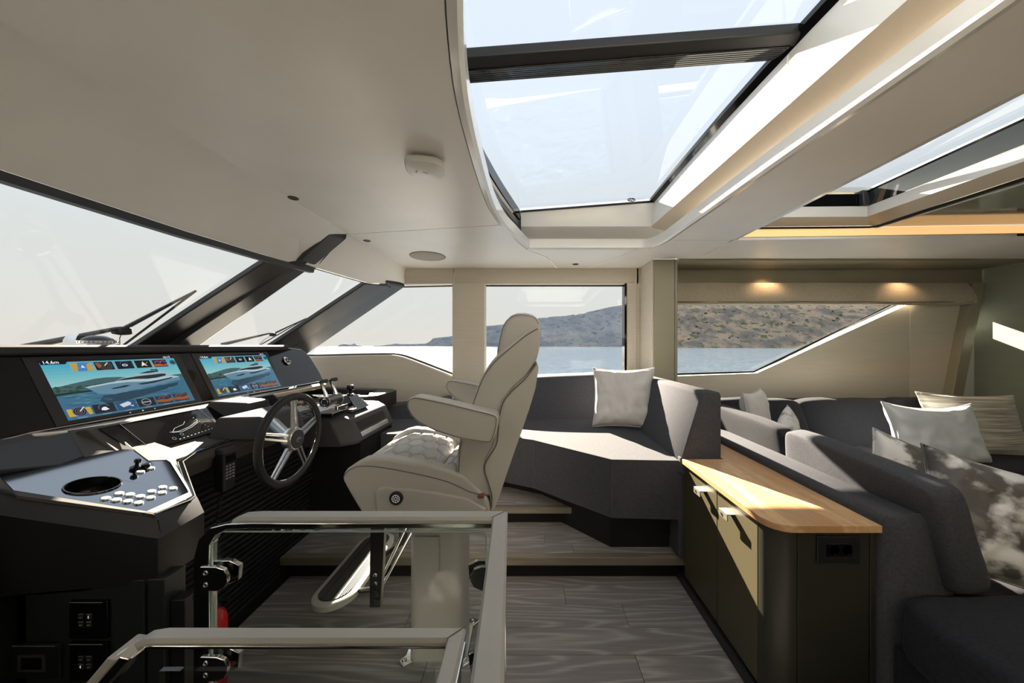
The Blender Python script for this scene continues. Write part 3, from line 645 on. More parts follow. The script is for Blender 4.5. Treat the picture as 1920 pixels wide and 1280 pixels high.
obj('riser', G().box(-1.40, .30, 2.42, 2.44, -1.25, -1.14), M['matte'], s2)
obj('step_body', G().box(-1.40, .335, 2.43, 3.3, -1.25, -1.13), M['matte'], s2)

# ------------------------------------------------------------------ sea and coast
ZS = -4.0
def seamat():
    m = bpy.data.materials.new('sea_water'); m.use_nodes = True; n = m.node_tree.nodes; l = m.node_tree.links; b = n['Principled BSDF']
    g = n.new('ShaderNodeNewGeometry')
    b.inputs['Base Color'].default_value = (.085, .12, .165, 1); b.inputs['Roughness'].default_value = .10; b.inputs['IOR'].default_value = 1.33; b.inputs['Specular IOR Level'].default_value = .22
    prev = None
    for sc_, st in ((.22, .5), (.9, .7), (3.5, .9)):
        mp = n.new('ShaderNodeMapping'); mp.inputs['Scale'].default_value = (sc_ * .7, sc_, 1); l.new(g.outputs['Position'], mp.inputs[0])
        t = n.new('ShaderNodeTexNoise'); t.inputs['Scale'].default_value = 1; t.inputs['Detail'].default_value = 3; l.new(mp.outputs[0], t.inputs[0])
        bp = n.new('ShaderNodeBump'); bp.inputs['Strength'].default_value = st; bp.inputs['Distance'].default_value = .55 / sc_ ** .9
        l.new(t.outputs[0], bp.inputs['Height'])
        if prev: l.new(prev.outputs[0], bp.inputs['Normal'])
        prev = bp
    l.new(prev.outputs[0], b.inputs['Normal']); return m
M['sea'] = seamat()
sea = obj('sea', G().add([V(-9000, 6, ZS), V(9000, 6, ZS), V(9000, 11000, ZS), V(-9000, 11000, ZS)], [(0, 1, 2, 3)]), M['sea'], fix=False); struct(sea)
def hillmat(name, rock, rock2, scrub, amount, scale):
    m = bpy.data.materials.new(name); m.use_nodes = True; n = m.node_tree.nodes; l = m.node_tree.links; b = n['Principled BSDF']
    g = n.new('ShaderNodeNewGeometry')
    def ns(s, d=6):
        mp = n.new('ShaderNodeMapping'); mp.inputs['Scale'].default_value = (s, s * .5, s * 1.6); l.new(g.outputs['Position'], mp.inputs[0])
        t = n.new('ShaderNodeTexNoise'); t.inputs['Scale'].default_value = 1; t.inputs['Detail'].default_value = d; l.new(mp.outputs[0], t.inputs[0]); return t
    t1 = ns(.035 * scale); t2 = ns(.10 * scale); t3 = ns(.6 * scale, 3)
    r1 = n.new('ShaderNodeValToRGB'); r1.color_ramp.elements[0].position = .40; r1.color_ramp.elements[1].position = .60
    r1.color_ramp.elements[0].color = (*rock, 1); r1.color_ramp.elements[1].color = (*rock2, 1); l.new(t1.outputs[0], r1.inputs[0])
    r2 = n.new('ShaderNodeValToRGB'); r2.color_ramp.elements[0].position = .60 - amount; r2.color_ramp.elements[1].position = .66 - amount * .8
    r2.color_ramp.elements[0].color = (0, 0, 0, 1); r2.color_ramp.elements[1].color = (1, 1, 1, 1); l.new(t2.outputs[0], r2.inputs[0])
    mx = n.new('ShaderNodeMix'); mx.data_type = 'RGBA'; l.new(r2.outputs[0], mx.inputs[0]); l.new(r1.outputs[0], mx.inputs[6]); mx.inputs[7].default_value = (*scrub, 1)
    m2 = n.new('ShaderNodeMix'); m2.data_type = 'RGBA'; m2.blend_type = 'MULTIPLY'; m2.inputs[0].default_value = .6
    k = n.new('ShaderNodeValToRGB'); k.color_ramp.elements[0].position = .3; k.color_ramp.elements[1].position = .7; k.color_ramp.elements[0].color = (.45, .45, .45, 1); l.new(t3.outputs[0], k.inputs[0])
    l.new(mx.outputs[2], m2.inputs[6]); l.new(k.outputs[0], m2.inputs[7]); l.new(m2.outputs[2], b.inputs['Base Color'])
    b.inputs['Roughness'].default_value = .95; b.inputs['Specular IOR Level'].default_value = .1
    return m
M['hill1'] = hillmat('haze_tinted_headland', (.32, .35, .40), (.40, .42, .45), (.24, .28, .33), .02, .5)  # pale blue-grey base colour stands in for distance haze
M['hill2'] = hillmat('dry_rock_slope', (.50, .38, .28), (.25, .225, .205), (.17, .185, .105), .05, 1.0)
M['bush'] = mat('dark_maquis', (.05, .062, .035), .95, var=.3, vscale=(.3, .3, .3))
def terrain(name, prof, dist, slope, m, label, nx=260, nt_=34, rough=1.0, seed=0, wl=None):
    """prof: (px, py) skyline as seen from the boat; dist(px): metres to the shoreline; slope: metres the land runs back per metre of height"""
    px = [p[0] for p in prof]; py = [p[1] for p in prof]; rows = []
    for j in range(nt_ + 1):
        t = j / nt_; row = []
        for i in range(nx + 1):
            a = lerp(px[0], px[-1], i / nx); sk = np.interp(a, px, py); d0 = dist(a)
            H_ = max(0.2, (CY_ - sk) * d0 / F_ - ZS) if sk < CY_ + 2 else 0.1
            # height of the skyline at its own distance
            d1 = d0 + H_ * slope; H_ = max(.2, (CY_ - sk) * d1 / F_ - ZS)
            z = ZS - .5 + (H_ + .5) * (t ** .8); d = d0 + (z - ZS) * slope
            nz = noise.fractal(Vector((a * .02 * d0 / 700, t * 3.0, seed)), 1.0, 2.0, 5) 
            nz2 = noise.noise(Vector((a * .09, t * 9, seed + 5)))
            amp = rough * H_ * .09 * min(1, t * 6)
            d += (nz * 1.8 + nz2 * .6) * amp * 2.2
            z += (nz2 * .5 + nz * .4) * amp * (1 - t * .55) * .8
            row.append(V((a - CX_) * d / F_, d, z))
        rows.append(row)
    back = [V(p.x, p.y + 80, ZS - 5) for p in rows[-1]]
    rows.append(back)
    o = obj(name, G().loft(rows, closed=False), M[m], fix=True, ang=60); struct(o); o['label'] = label
    return rows, o
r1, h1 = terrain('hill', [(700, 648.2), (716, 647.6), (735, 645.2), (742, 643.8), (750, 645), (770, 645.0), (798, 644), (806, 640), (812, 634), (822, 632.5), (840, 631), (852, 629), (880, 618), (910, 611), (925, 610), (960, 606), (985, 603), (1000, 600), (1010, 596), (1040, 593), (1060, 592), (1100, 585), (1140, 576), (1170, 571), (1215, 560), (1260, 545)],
             lambda a: lerp(2100, 1250, min(1, max(0, (a - 800) / 400))), 0.55, 'hill1', 'headland tinted pale blue for haze, falling to a low point beyond the sea', rough=.25, seed=3)
r2, h2 = terrain('hill', [(1176, 648), (1190, 638), (1215, 600), (1240, 560), (1262, 520), (1330, 500), (1450, 470), (1700, 440), (2050, 410)], lambda a: 640 - (a - 1260) * .1, 1.25, 'hill2', 'steep dry rocky slope with scrub rising from the sea', nx=320, nt_=60, rough=.26, seed=9)
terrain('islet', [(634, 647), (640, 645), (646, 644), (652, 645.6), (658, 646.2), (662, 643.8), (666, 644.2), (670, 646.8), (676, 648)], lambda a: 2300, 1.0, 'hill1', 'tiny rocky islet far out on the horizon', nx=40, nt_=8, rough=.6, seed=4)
g = G(); ico = bmesh.new(); bmesh.ops.create_icosphere(ico, subdivisions=1, radius=1); iv = [v.co.copy() for v in ico.verts]; ifc = [[v.index for v in f.verts] for f in ico.faces]; ico.free()
for k in range(1150):
    j = rnd.randrange(3, 52); i = rnd.randrange(30, 316); p = r2[j][i]
    if noise.noise(Vector((i * .05, j * .12, 3.3))) < rnd.uniform(-.5, .35): continue
    q = p.lerp(r2[j + 1][i + 1], rnd.random()); s = rnd.choice((.7, .9, 1.2, 1.5, 2.2)) * rnd.uniform(.7, 1.2)
    g.add([q + Vector((v.x * s * 1.5, v.y * s, v.z * s)) for v in iv], ifc)
bu = obj('scrub', g, M['bush'], fix=False); bu['kind'] = 'stuff'; bu['category'] = 'scrub'; bu['label'] = 'dark round scrub bushes dotted over the dry rocky slope'
# ================================================================== HELM CONSOLE
XSL = lambda y0, y1, prof: [[V(x, y, z) for x, z in prof] for y in (y0, y1)]
dash = thing('helm_console', 'black and gunmetal helm console with three flush displays under the windscreen', 'console', (-1.9, 1.6, -1.4))
# dash top running forward to the glass, and the black gloss fascia leaning away from the helm
g = G().slab([(-2.02, -.58), (-2.02, 2.70), (-2.03, 3.02), (-2.42, 3.30), (-2.52, 3.62), (-2.66, 3.62), (-2.86, 1.6), (-2.70, -.58)], [], lambda u, v, w_: V(u, v, w_ - .012 - .03 * (-u - 2.02)), -.03, 0)
obj('dash_top', g, M['black'], dash, bevel=.004)
FO = V(-2.0, 0, -.018); FU = V(0, 1, 0); FS = V(.155, 0, -.305).normalized()      # fascia plane: u along the boat's beam, s down the slope
FN = FU.cross(FS) * -1
if FN.x < 0: FN = -FN
def fas(u, s, n_=0.0): return FO + FU * u + FS * s + FN * n_
fo = [(-.58, 0), (2.80, 0)] + [(2.92 + .14*math.sin(a), .14 - .14*math.cos(a)) for a in np.linspace(.5, math.pi/2, 7)] + [(3.075, .24), (3.07, .335), (1.25, .34), (1.02, .36), (.70, .31), (-.58, .27)]
g = G().slab(fo, [], lambda u, v, w_: fas(u, v, w_), -.10, 0); obj('fascia', g, M['gloss'], dash, bevel=.005)
obj('fascia_edge', G().tube([fas(u, s, -.01) for u, s in fo[1:10]], .008, 8), M['lgrey'], dash)
obj('fascia_hood', G().loft([[fas(u, -.012, -.02), fas(u, -.012, .028), fas(u, .004, .034), fas(u, .022, .018), fas(u, .022, -.02)] for u in (-.58, 1.0, 2.80)]), M['gundk'], dash, bevel=.003)
obj('fascia_trim', G().tube([fas(1.0, .352, .006), fas(1.12, .36, .006), fas(1.26, .343, .006), fas(2.2, .339, .006), fas(3.06, .335, .004)], .003, 6), M['alu'], dash)
obj('fascia_trim', G().tube([fas(.5, .29, .006), fas(.80, .325, .006), fas(1.0, .352, .006)], .003, 6), M['alu'], dash)

def emit(name, col, es=1.0, rough=.12):
    k = 'em_' + name
    if k not in M: M[k] = mat(k, (.004, .004, .004), rough, emit=col, es=es, spec=.35)
    return M[k]
def lin(r, g, b): return tuple(((c / 255) / 12.92 if c / 255 <= .04045 else ((c / 255 + .055) / 1.055) ** 2.4) for c in (r, g, b))
def display(label_, o, eu, ev, en, bez, parent, k=1.0):
    """16:9 marine display; (u, v) run 0..1 across and down the picture"""
    def q(u, v, n_=0.0): return o + eu * u + ev * v + en * n_
    sc_ = obj('display', G().hexa([q(-bez, 1.06, -.004), q(1+bez, 1.06, -.004), q(1+bez, -.10, -.004), q(-bez, -.10, -.004), q(-bez, 1.06, .003), q(1+bez, 1.06, .003), q(1+bez, -.10, .003), q(-bez, -.10, .003)]), M['black'], parent, bevel=.0015)
    sc_['label'] = label_
    def flat(name, polys, col, lay, es=1.0, mname=None):
        if name in ('picture_trees', 'picture_waves', 'picture_wake') or len(polys) == 1 or name.endswith('_ring') or name.endswith('arc') or name in ('dial', 'engine_symbol', 'sonar_arch'): sets = [polys]
        else: sets = [[p] for p in polys]
        for ps in sets:
          g = G()
          for p in ps: g.add([q(u, v, .003 + lay * .00025) for u, v in p], [tuple(range(len(p)))])
          o = obj(name, g, emit(mname or '%s_%d_%d_%d' % ((name,) + tuple(int(c*k) for c in col)), lin(*[c * k * .80 for c in col]), es), sc_, fix=False, smooth=False)
          if len(ps) > 4: o['kind'] = 'stuff'
    def line(name, pts, w_, col, lay, closed=False):
        polys = []
        n_ = len(pts)
        for i in range(n_ if closed else n_ - 1):
            a, b = pts[i], pts[(i+1) % n_]; dx, dy = (b[0]-a[0])*1.78, b[1]-a[1]; L = math.hypot(dx, dy) or 1
            nx, ny = -dy / L * w_ / 1.78, dx / L * w_
            polys.append([(a[0]-nx, a[1]-ny), (b[0]-nx, b[1]-ny), (b[0]+nx, b[1]+ny), (a[0]+nx, a[1]+ny)])
        return flat(name, polys, col, lay)
    def circ(cx, cy, r, n_=20): return [(cx + r/1.78*math.cos(a), cy + r*math.sin(a)) for a in np.linspace(0, 2*math.pi, n_+1)[:-1]]
    # sky in three tones, hills, sea
    for i in range(8):
        c = [lerp(62, 140, i/7), lerp(158, 190, i/7), lerp(185, 190, i/7)]
        flat('picture_sky', [[(0, i*.056), (1, i*.056), (1, (i+1)*.056), (0, (i+1)*.056)]], c, 1)
    hl = [(0, .44), (.06, .42), (.12, .395), (.2, .365), (.28, .335), (.36, .325), (.45, .335), (.55, .37), (.7, .41), (.85, .40), (.92, .375), (1, .37)]
    flat('picture_hills', [hl + [(1, .47), (0, .55)]], (62, 92, 96), 2)
    rr = random.Random(5)
    flat('picture_trees', [[(a, b), (a+.02, b-.014), (a+.04, b), (a+.02, b+.014)] for a, b in ((rr.uniform(0, .4), rr.uniform(.43, .53)) for _ in range(40))], (38, 70, 52), 3)
    flat('picture_shore', [[(0, .545), (.1, .535), (.24, .53), (.27, .56), (.1, .57), (0, .585)]], (28, 44, 40), 4)
    flat('picture_sea', [[(0, .575), (.3, .55), (.6, .50), (1, .46), (1, 1), (0, 1)]], (56, 104, 128), 3)
    flat('picture_waves', [[(a, b), (a+d, b-.006), (a+2*d, b), (a+d, b+.007)] for a, b, d in ((rr.uniform(0, .8), rr.uniform(.58, .97), rr.uniform(.03, .09)) for _ in range(70))], (40, 84, 108), 4)
    flat('picture_wake', [[(a, b), (a+d, b-.004), (a+2*d, b), (a+d, b+.005)] for a, b, d in ((rr.uniform(.0, .85), rr.uniform(.50, .9), rr.uniform(.02, .06)) for _ in range(36))], (104, 148, 164), 5)
    # the motor yacht on the start page, bow to the left
    flat('picture_reflection', [[(.28, .66), (.6, .62), (.93, .55), (.90, .62), (.6, .74), (.30, .84), (.24, .74)]], (34, 62, 80), 5)
    flat('picture_hull', [[(.19, .475), (.36, .43), (.52, .40), (.66, .415), (.90, .39), (.965, .43), (.955, .50), (.80, .545), (.55, .60), (.36, .655), (.255, .62)]], (92, 128, 150), 6)
    flat('picture_hull_light', [[(.19, .475), (.36, .43), (.52, .405), (.66, .43), (.90, .395), (.965, .43), (.93, .445), (.66, .475), (.5, .45), (.36, .458), (.21, .495)]], (168, 190, 196), 7)
    flat('picture_deckhouse', [[(.40, .42), (.47, .365), (.58, .335), (.60, .305), (.80, .27), (.84, .285), (.80, .31), (.86, .315), (.87, .395), (.76, .42), (.66, .43), (.55, .41)]], (150, 175, 182), 8)
    flat('picture_deckhouse_windows', [[(.415, .412), (.48, .375), (.60, .352), (.80, .335), (.845, .345), (.835, .385), (.74, .415), (.66, .42), (.56, .402)], [(.61, .300), (.70, .262), (.80, .262), (.78, .29), (.70, .305)], [(.72, .25), (.735, .225), (.76, .235), (.785, .225), (.79, .255)], [(.35, .545), (.46, .51), (.51, .515), (.46, .545), (.37, .56)], [(.56, .505), (.68, .485), (.90, .425), (.88, .45), (.70, .515), (.60, .53)]], (26, 36, 44), 9)
    # application tiles along the top and the bottom edge
    tw, gp = .132, .020
    for i in range(5):
        u0 = .17 + i * (tw + gp); base_c = [(64, 122, 176), (16, 22, 24), (8, 20, 30), (14, 18, 16), (24, 34, 60)][i]
        flat('app_tile', [[(u0-.004, .015), (u0+tw+.004, .015), (u0+tw+.004, .195), (u0-.004, .195)]], (128, 168, 180), 3)
        tl = [(u0, .025), (u0+tw, .025), (u0+tw, .185), (u0, .185)]; flat('app_tile', [tl], base_c, 4)
        cx, cy = u0 + tw/2, .105
        if i == 0:
            flat('chart_land', [[(u0, .03), (u0+.045, .03), (u0+.03, .18), (u0, .18)], [(u0+.10, .06), (u0+tw, .03), (u0+tw, .18), (u0+.09, .18)]], (176, 152, 70), 5)
            flat('chart_arrow', [[(cx+.005, .07), (cx+.018, .13), (cx, .115), (cx-.01, .13)]], (225, 232, 235), 6)
        if i == 1:
            flat('radar_echo', [[(u0+.005, .05), (u0+.03, .04), (u0+.05, .1), (u0+.02, .15)]], (150, 74, 40), 5)
            for r_ in (.03, .055, .078): line('radar_ring', circ(cx+.008, cy, r_), .002, (120, 116, 96), 6, True)
            line('radar_beam', [(cx, cy), (cx+.03, cy-.06)], .006, (220, 225, 225), 7)
        if i == 2:
            line('gauge_arc', circ(cx, cy-.01, .06)[10:20], .003, (70, 96, 130), 5)
            line('engine_symbol', [(cx-.018, cy+.02), (cx-.018, cy-.01), (cx+.01, cy-.015), (cx+.02, cy+.005), (cx+.012, cy+.022)], .006, (210, 216, 220), 6, True)
        if i == 3:
            flat('heading_arrow', [[(cx, .05), (cx+.03, .155), (cx+.005, .13), (cx-.022, .15)]], (220, 224, 222), 5); line('track', [(cx+.012, .12), (cx+.045, .06)], .003, (200, 176, 60), 5)
        if i == 4:
            flat('sonar_bed', [[(u0, .13), (u0+.05, .115), (u0+.09, .14), (u0+tw, .12), (u0+tw, .165), (u0, .17)]], (172, 84, 34), 5)
            line('sonar_arch', circ(u0+.045, .10, .045)[10:20], .006, (190, 84, 50), 5); line('sonar_arch', circ(u0+.095, .10, .045)[10:20], .006, (190, 84, 50), 5)
    bt = [(.005, .83), (.155, .83), (.30, .85), (.45, .83), (.60, .82), (.74, .82)]
    for i in range(6):
        u0 = .015 + i * .158; v0 = .80
        col = [(58, 96, 150), (26, 34, 44), (40, 74, 112), (26, 32, 38), (36, 46, 66), (52, 50, 60)][i]
        flat('app_tile', [[(u0, v0), (u0+.145, v0), (u0+.145, v0+.165), (u0, v0+.165)]], col, 7)
        cx, cy = u0 + .072, v0 + .08
        if i == 0:
            flat('chart_land', [[(u0, v0+.02), (u0+.03, v0+.02), (u0+.05, v0+.15), (u0, v0+.15)], [(u0+.11, v0+.02), (u0+.145, v0+.02), (u0+.145, v0+.15), (u0+.12, v0+.15)]], (190, 160, 56), 8)
            flat('radar_face', [circ(cx, cy, .078)], (22, 28, 44), 9)
            for r_ in (.025, .05, .074): line('radar_ring', circ(cx, cy, r_), .003, (120, 116, 120), 10, True)
            line('radar_beam', [(cx, cy), (cx+.035, cy-.07)], .006, (220, 225, 225), 11)
        if i == 1:
            line('gauge_arc', circ(cx, cy-.01, .065)[9:21], .003, (110, 130, 150), 8); flat('engine_symbol', [[(cx-.025, cy+.03), (cx-.02, cy), (cx-.005, cy-.02), (cx+.012, cy-.02), (cx+.02, cy+.01), (cx+.03, cy+.03), (cx, cy+.045)]], (225, 228, 230), 9)
        if i == 2: flat('camera_symbol', [[(cx-.05, cy-.02), (cx+.02, cy-.06), (cx+.04, cy-.03), (cx+.03, cy+.01), (cx-.03, cy+.04)], [(cx+.02, cy+.02), (cx+.05, cy+.02), (cx+.045, cy+.05)]], (190, 205, 215), 9)
        if i == 3: line('dial', circ(cx, cy, .065), .003, (190, 196, 200), 8, True); line('dial_text', [(cx-.035, cy), (cx+.035, cy)], .008, (170, 176, 180), 9)
        if i in (4, 5):
            flat('sonar_bed', [[(u0, v0+.08), (u0+.05, v0+.07), (u0+.10, v0+.09), (u0+.145, v0+.06), (u0+.145, v0+.13), (u0+.08, v0+.14), (u0, v0+.12)]], (150, 78, 40), 8)
            line('sonar_arch', circ(u0+.05, v0+.06, .04)[10:20], .006, (150, 76, 66), 8); line('sonar_arch', circ(u0+.10, v0+.05, .04)[10:20], .006, (150, 76, 66), 8)
        line('tile_caption', [(cx-.03, v0+.182), (cx+.03, v0+.182)], .004, (150, 160, 170), 8)
    flat('status_bar', [[(0, -.035), (.16, -.035), (.15, .028), (.14, .045), (0, .045)], [(.16, -.035), (1, -.035), (1, 0), (.16, 0)]], (5, 8, 10), 10)
    flat('corner_button', [circ(.965, .10, .05)], (18, 34, 44), 10); line('corner_button_ring', circ(.965, .10, .03), .005, (90, 120, 130), 11, True)
    flat('home_dot', [circ(.5, 1.035, .012), circ(.6, 1.035, .009), circ(.4, 1.035, .009)], (210, 215, 220), 10)
    for s_, u_, v_, h_ in (('14.6m', .010, .034, .062), ('16:15', .890, -.001, .052)):
        cu = bpy.data.curves.new('readout', 'FONT'); cu.body = s_; cu.size = h_ * ev.length * 1.25; cu.materials.append(emit('readout', (.6, .63, .65)))
        tm = bpy.data.objects.new('readout', cu); me_ = bpy.data.meshes.new_from_object(tm); bpy.data.objects.remove(tm)
        to = bpy.data.objects.new('readout', me_); COL.objects.link(to); to.parent = sc_; to['kind'] = 'stuff'
        x_, y_ = eu.normalized(), -ev.normalized(); z_ = en.normalized(); p_ = q(u_, v_, .0068) + V(0, 0, EYE) - BASE[sc_.name]
        to.matrix_local = Matrix((( x_.x, y_.x, z_.x, p_.x), (x_.y, y_.y, z_.y, p_.y), (x_.z, y_.z, z_.z, p_.z), (0, 0, 0, 1)))
    return sc_
S1 = .058; HD = .262
display('nearer wide display showing a motor yacht and two rows of app tiles', fas(1.372, S1), FU * .52, FS * HD, FN, .075, dash, 1.0)
display('farther wide display with the yacht page partly lost in glare', fas(2.035, S1), FU * .515, FS * HD, FN, .065, dash, 1.0)
k = fas(2.735, .118)
g = G().disc_profile(k, FN, [(.030, 0), (.034, .004), (.034, .012), (.027, .016), (.024, .010), (0, .010)], 28); obj('start_button', g, M['chrome'], dash)
obj('button_face', G().disc_profile(k + FN * .010, FN, [(.022, 0), (.018, .004), (0, .004)], 24), M['gloss'], dash)
obj('button_mark', G().disc_profile(k + FN * .0145, FN, [(.005, 0), (.004, .001), (0, .001)], 12), M['alu'], dash)
k = fas(.93, .155); obj('start_button', G().disc_profile(k, FN, [(.030, 0), (.034, .004), (.034, .012), (.027, .016), (.024, .010), (0, .010)], 28), M['chrome'], dash)

# lower shelf: bright sill, sloping desk with the touch display, rolled lip
sill_p = [(-1.86, -.335), (-1.80, -.322), (-1.765, -.322), (-1.75, -.332), (-1.75, -.36), (-1.86, -.36)]
obj('desk_sill', G().loft([[V(x - (.06 if y < 1.3 else 0), y, z) for x, z in sill_p] for y in (1.25, 1.30, 2.9, 2.95)]), M['bronze'], dash, bevel=.004)
DO = V(-1.665, 0, -.312); DS = V(.157, 0, -.126).normalized(); DN = V(.126, 0, .157).normalized()
def dk(u, s, n_=0.0): return DO + V(0, u, 0) + DS * s + DN * n_
prof = [(-1.86, -.345), (-1.76, -.345), (-1.70, -.318), (-1.665, -.314), (-1.515, -.434), (-1.44, -.444), (-1.41, -.452), (-1.405, -.49), (-1.45, -.56), (-1.60, -.60), (-1.86, -.60)]
obj('desk', G().loft(XSL(1.285, 2.23, prof)), M['gun'], dash, bevel=.008, seg=3)
obj('desk_inlay', G().hexa([dk(1.31, .012, .001), dk(2.2, .012, .001), dk(2.2, .178, .001), dk(1.33, .178, .001), dk(1.31, .012, .004), dk(2.2, .012, .004), dk(2.2, .178, .004), dk(1.33, .178, .004)]), M['gloss'], dash, bevel=.001)
ds = obj('touch_display', G().hexa([dk(1.375, .015, .004), dk(1.70, .015, .004), dk(1.70, .176, .004), dk(1.375, .176, .004), dk(1.375, .015, .007), dk(1.70, .015, .007), dk(1.70, .176, .007), dk(1.375, .176, .007)]), M['gloss'], dash, bevel=.001)
ds['label'] = 'dark touch display with a faint boat drawing, framed by a thin bright edge'
obj('display_edge', G().tube([dk(1.375, .015, .0085), dk(1.70, .015, .0085), dk(1.70, .178, .0085)], .0013, 4).tube([dk(1.375, .015, .0085), dk(1.375, .178, .0085)], .0011, 4), M['lgrey'], ds)
g = G()
def dl(pts, r=.0009): g.tube([dk(1.375 + .325*u, .015 + .161*v, .0075) for u, v in pts], r, 4)
dl([(.40, .62), (.46, .52), (.60, .46), (.66, .36)]); dl([(.36, .62), (.46, .66), (.62, .60), (.80, .46), (.82, .42)]); dl([(.38, .65), (.50, .70), (.66, .62), (.80, .50)])
for u, v in ((.33, .86), (.46, .78)): dl([(u+.02*math.cos(a), v+.045*math.sin(a)) for a in np.linspace(0, 6.28, 12)])
for kk in range(10): dl([(.37 + kk*.055, .93 - .008*kk), (.39 + kk*.055, .93 - .008*kk)], .0018)
for kk in range(6): dl([(.80 + .01*kk, .30 + kk*.09), (.815 + .01*kk, .30 + kk*.09)], .0012)
obj('boat_drawing', g, mat('faint_screen_line', (.01, .01, .01), .3, emit=(.16, .22, .22), es=1.0), ds)
# wing sloping away on the near side and the dark recess below it
obj('console_wing', G().loft([[V(-1.725, 1.285, -.322), V(-1.545, 1.20, -.41), V(-1.55, 1.20, -.425), V(-1.9, 1.285, -.44)], [V(-1.735, 1.0, -.326), V(-1.60, 1.0, -.368), V(-1.61, 1.0, -.384), V(-1.9, 1.0, -.42)], [V(-1.75, -.5, -.33), V(-1.65, -.5, -.38), V(-1.66, -.5, -.396), V(-1.9, -.5, -.42)]]), M['gundk'], dash, bevel=.006)
obj('recess_back', G().box(-1.95, -1.92, -.5, 1.4, -.9, -.40).box(-1.95, -1.66, .5, 1.1, -.52, -.50), M['matte'], dash)
obj('desk_cheek', G().hexa([V(-1.74, 1.285, -.323), V(-1.56, 1.20, -.408), V(-1.50, 1.32, -.434), V(-1.69, 1.35, -.318), V(-1.735, 1.283, -.318), V(-1.553, 1.198, -.403), V(-1.49, 1.322, -.430), V(-1.68, 1.352, -.312)]), M['gun'], dash, bevel=.003)
# leading edge of the desk towards the tray console
obj('console_body', G().box(-2.6, -1.50, -.5, 2.53, -1.4, -.55), M['matte'], dash)
# ribbed kick panel below, slats running athwart
kp = obj('kick_panel', G().box(-1.50, -1.475, 1.0, 2.53, -1.4, -.50), M['matte'], dash)
for i in range(26):
    z = -1.34 + i * .028
    obj('slat', G().box(-1.474, -1.458, 1.05, 2.30 if z > -1.25 else 2.0, z, z + .015), M['black'], dash, bevel=.002, seg=1)

# ---- tray console at the near end, with cup holder, thruster stick and push buttons
TZ = -.46
ZT = lambda x: -.46 - .25 * (x + 1.3)                 # the armrest slopes gently down towards the saloon
def PT(px, py):
    k_, h_ = (px - CX_) / F_, (CY_ - py) / F_; d = -.785 / (h_ + .25 * k_); return (k_ * d, d)
outer = [(-1.95, 1.07), PT(-60, 916), PT(296, 971.5), PT(303, 969), PT(383, 927), PT(337, 858), (-1.45, 1.42), (-1.66, 1.45), (-1.95, 1.44)]
panel = [PT(34, 929), PT(266, 960.5), PT(272, 959), PT(354, 922), PT(319, 866), PT(312, 861.5), PT(278, 863), (-1.62, 1.36), (-1.66, 1.05)]
def tilt_(pts3): return [V(p[0], p[1], p[2] + ZT(p[0]) - TZ) for p in pts3]
cc_ = PT(175, 909); cupc = V(cc_[0], cc_[1], ZT(cc_[0])); cr = .056
cup = [(cupc.x + cr*math.cos(a), cupc.y + cr*math.sin(a)) for a in np.linspace(0, 2*math.pi, 33)[:-1]]
tray = thing('console_tray', 'console armrest with cup holder, silver push buttons and chamfered gunmetal edge', 'console', (-1.3, 1.1, -.69))
XYT = lambda u, v, w_: Vector((u, v, w_ + ZT(u) - TZ))
rings = [[V(x, y, -.715) for x, y in inset(outer, .02)], [V(x, y, -.70) for x, y in outer], tilt_([(x, y, TZ - .075) for x, y in outer]), tilt_([(x, y, TZ - .06) for x, y in outer]), tilt_([(x, y, TZ - .014) for x, y in inset(outer, .014)]), tilt_([(x, y, TZ) for x, y in inset(outer, .024)])]
body = obj('tray_body', G().loft(rings[:4], caps=False), M['black'], tray, ang=50)
obj('tray_edge', G().loft(rings[3:], caps=False), M['gundk'], tray, ang=50)
obj('tray_rim', G().slab(inset(outer, .024), [panel[::-1]], XYT, TZ - .01, TZ), M['gun'], tray, bevel=.001)
obj('tray_base', G().slab(inset(outer, .02), [], XY, -.716, -.714), M['black'], tray)
obj('tray_panel', G().slab(inset(panel, .002), [cup[::-1]], XYT, TZ - .012, TZ - .002), M['traygloss'], tray, bevel=.001)
NT = V(.25, 0, 1).normalized()
obj('cup_holder', G().disc_profile(cupc, NT, [(cr*.2, -.085), (cr*.95, -.085), (cr*.97, -.004), (cr*1.0, .002), (cr*1.06, .002), (cr*1.08, -.003)], 40, False), M['gloss'], tray)
obj('cup_base', G().disc_profile(cupc, NT, [(cr*.90, -.05), (cr*.80, -.047), (0, -.047)], 32), M['chrome'], tray)
sx, sy = 2.908, 2.908
for u, v in ((575,273),(633,281),(695,289),(755,297),(648,246),(707,252),(763,262),(820,269),(825,235),(882,241),(885,212),(942,218),(765,128),(820,108)):
    q = PT(u / sx, 840 + v / sy)
    obj('push_button', G().disc_profile((q[0], q[1], ZT(q[0]) - .002), NT, [(.0112, 0), (.0112, .003), (.0098, .0045), (0, .0045)], 16), M['alu'], tray)
q = PT(255, 878); q = V(q[0], q[1], ZT(q[0]))
obj('thruster_stick', G().disc_profile(q, NT, [(.016, 0), (.016, .006), (.006, .010), (.005, .020), (.009, .023), (.010, .031), (.006, .036), (0, .036)], 16), M['gloss'], tray)
obj('stick_base', G().disc_profile(q + V(.012, .02, -.002), NT, [(.012, 0), (.012, .009), (.008, .012), (0, .012)], 12), M['gloss'], tray)
ins = [PT(292, 963), PT(358, 937), PT(366, 930), PT(343, 866), (-1.40, 1.44), (-1.415, 1.72)]
zz = [ZT(ins[0][0]), ZT(ins[1][0]), ZT(ins[2][0]), ZT(ins[3][0]) + .001, -.447, -.444]
for off, mm, r_ in ((0, 'alu', .0020), (.014, 'alu', .0016)):
    obj('inlay_edge', G().tube([V(x - off, y - off*.3, z + .0012) for (x, y), z in zip(ins, zz)], r_, 6), M[mm], tray)
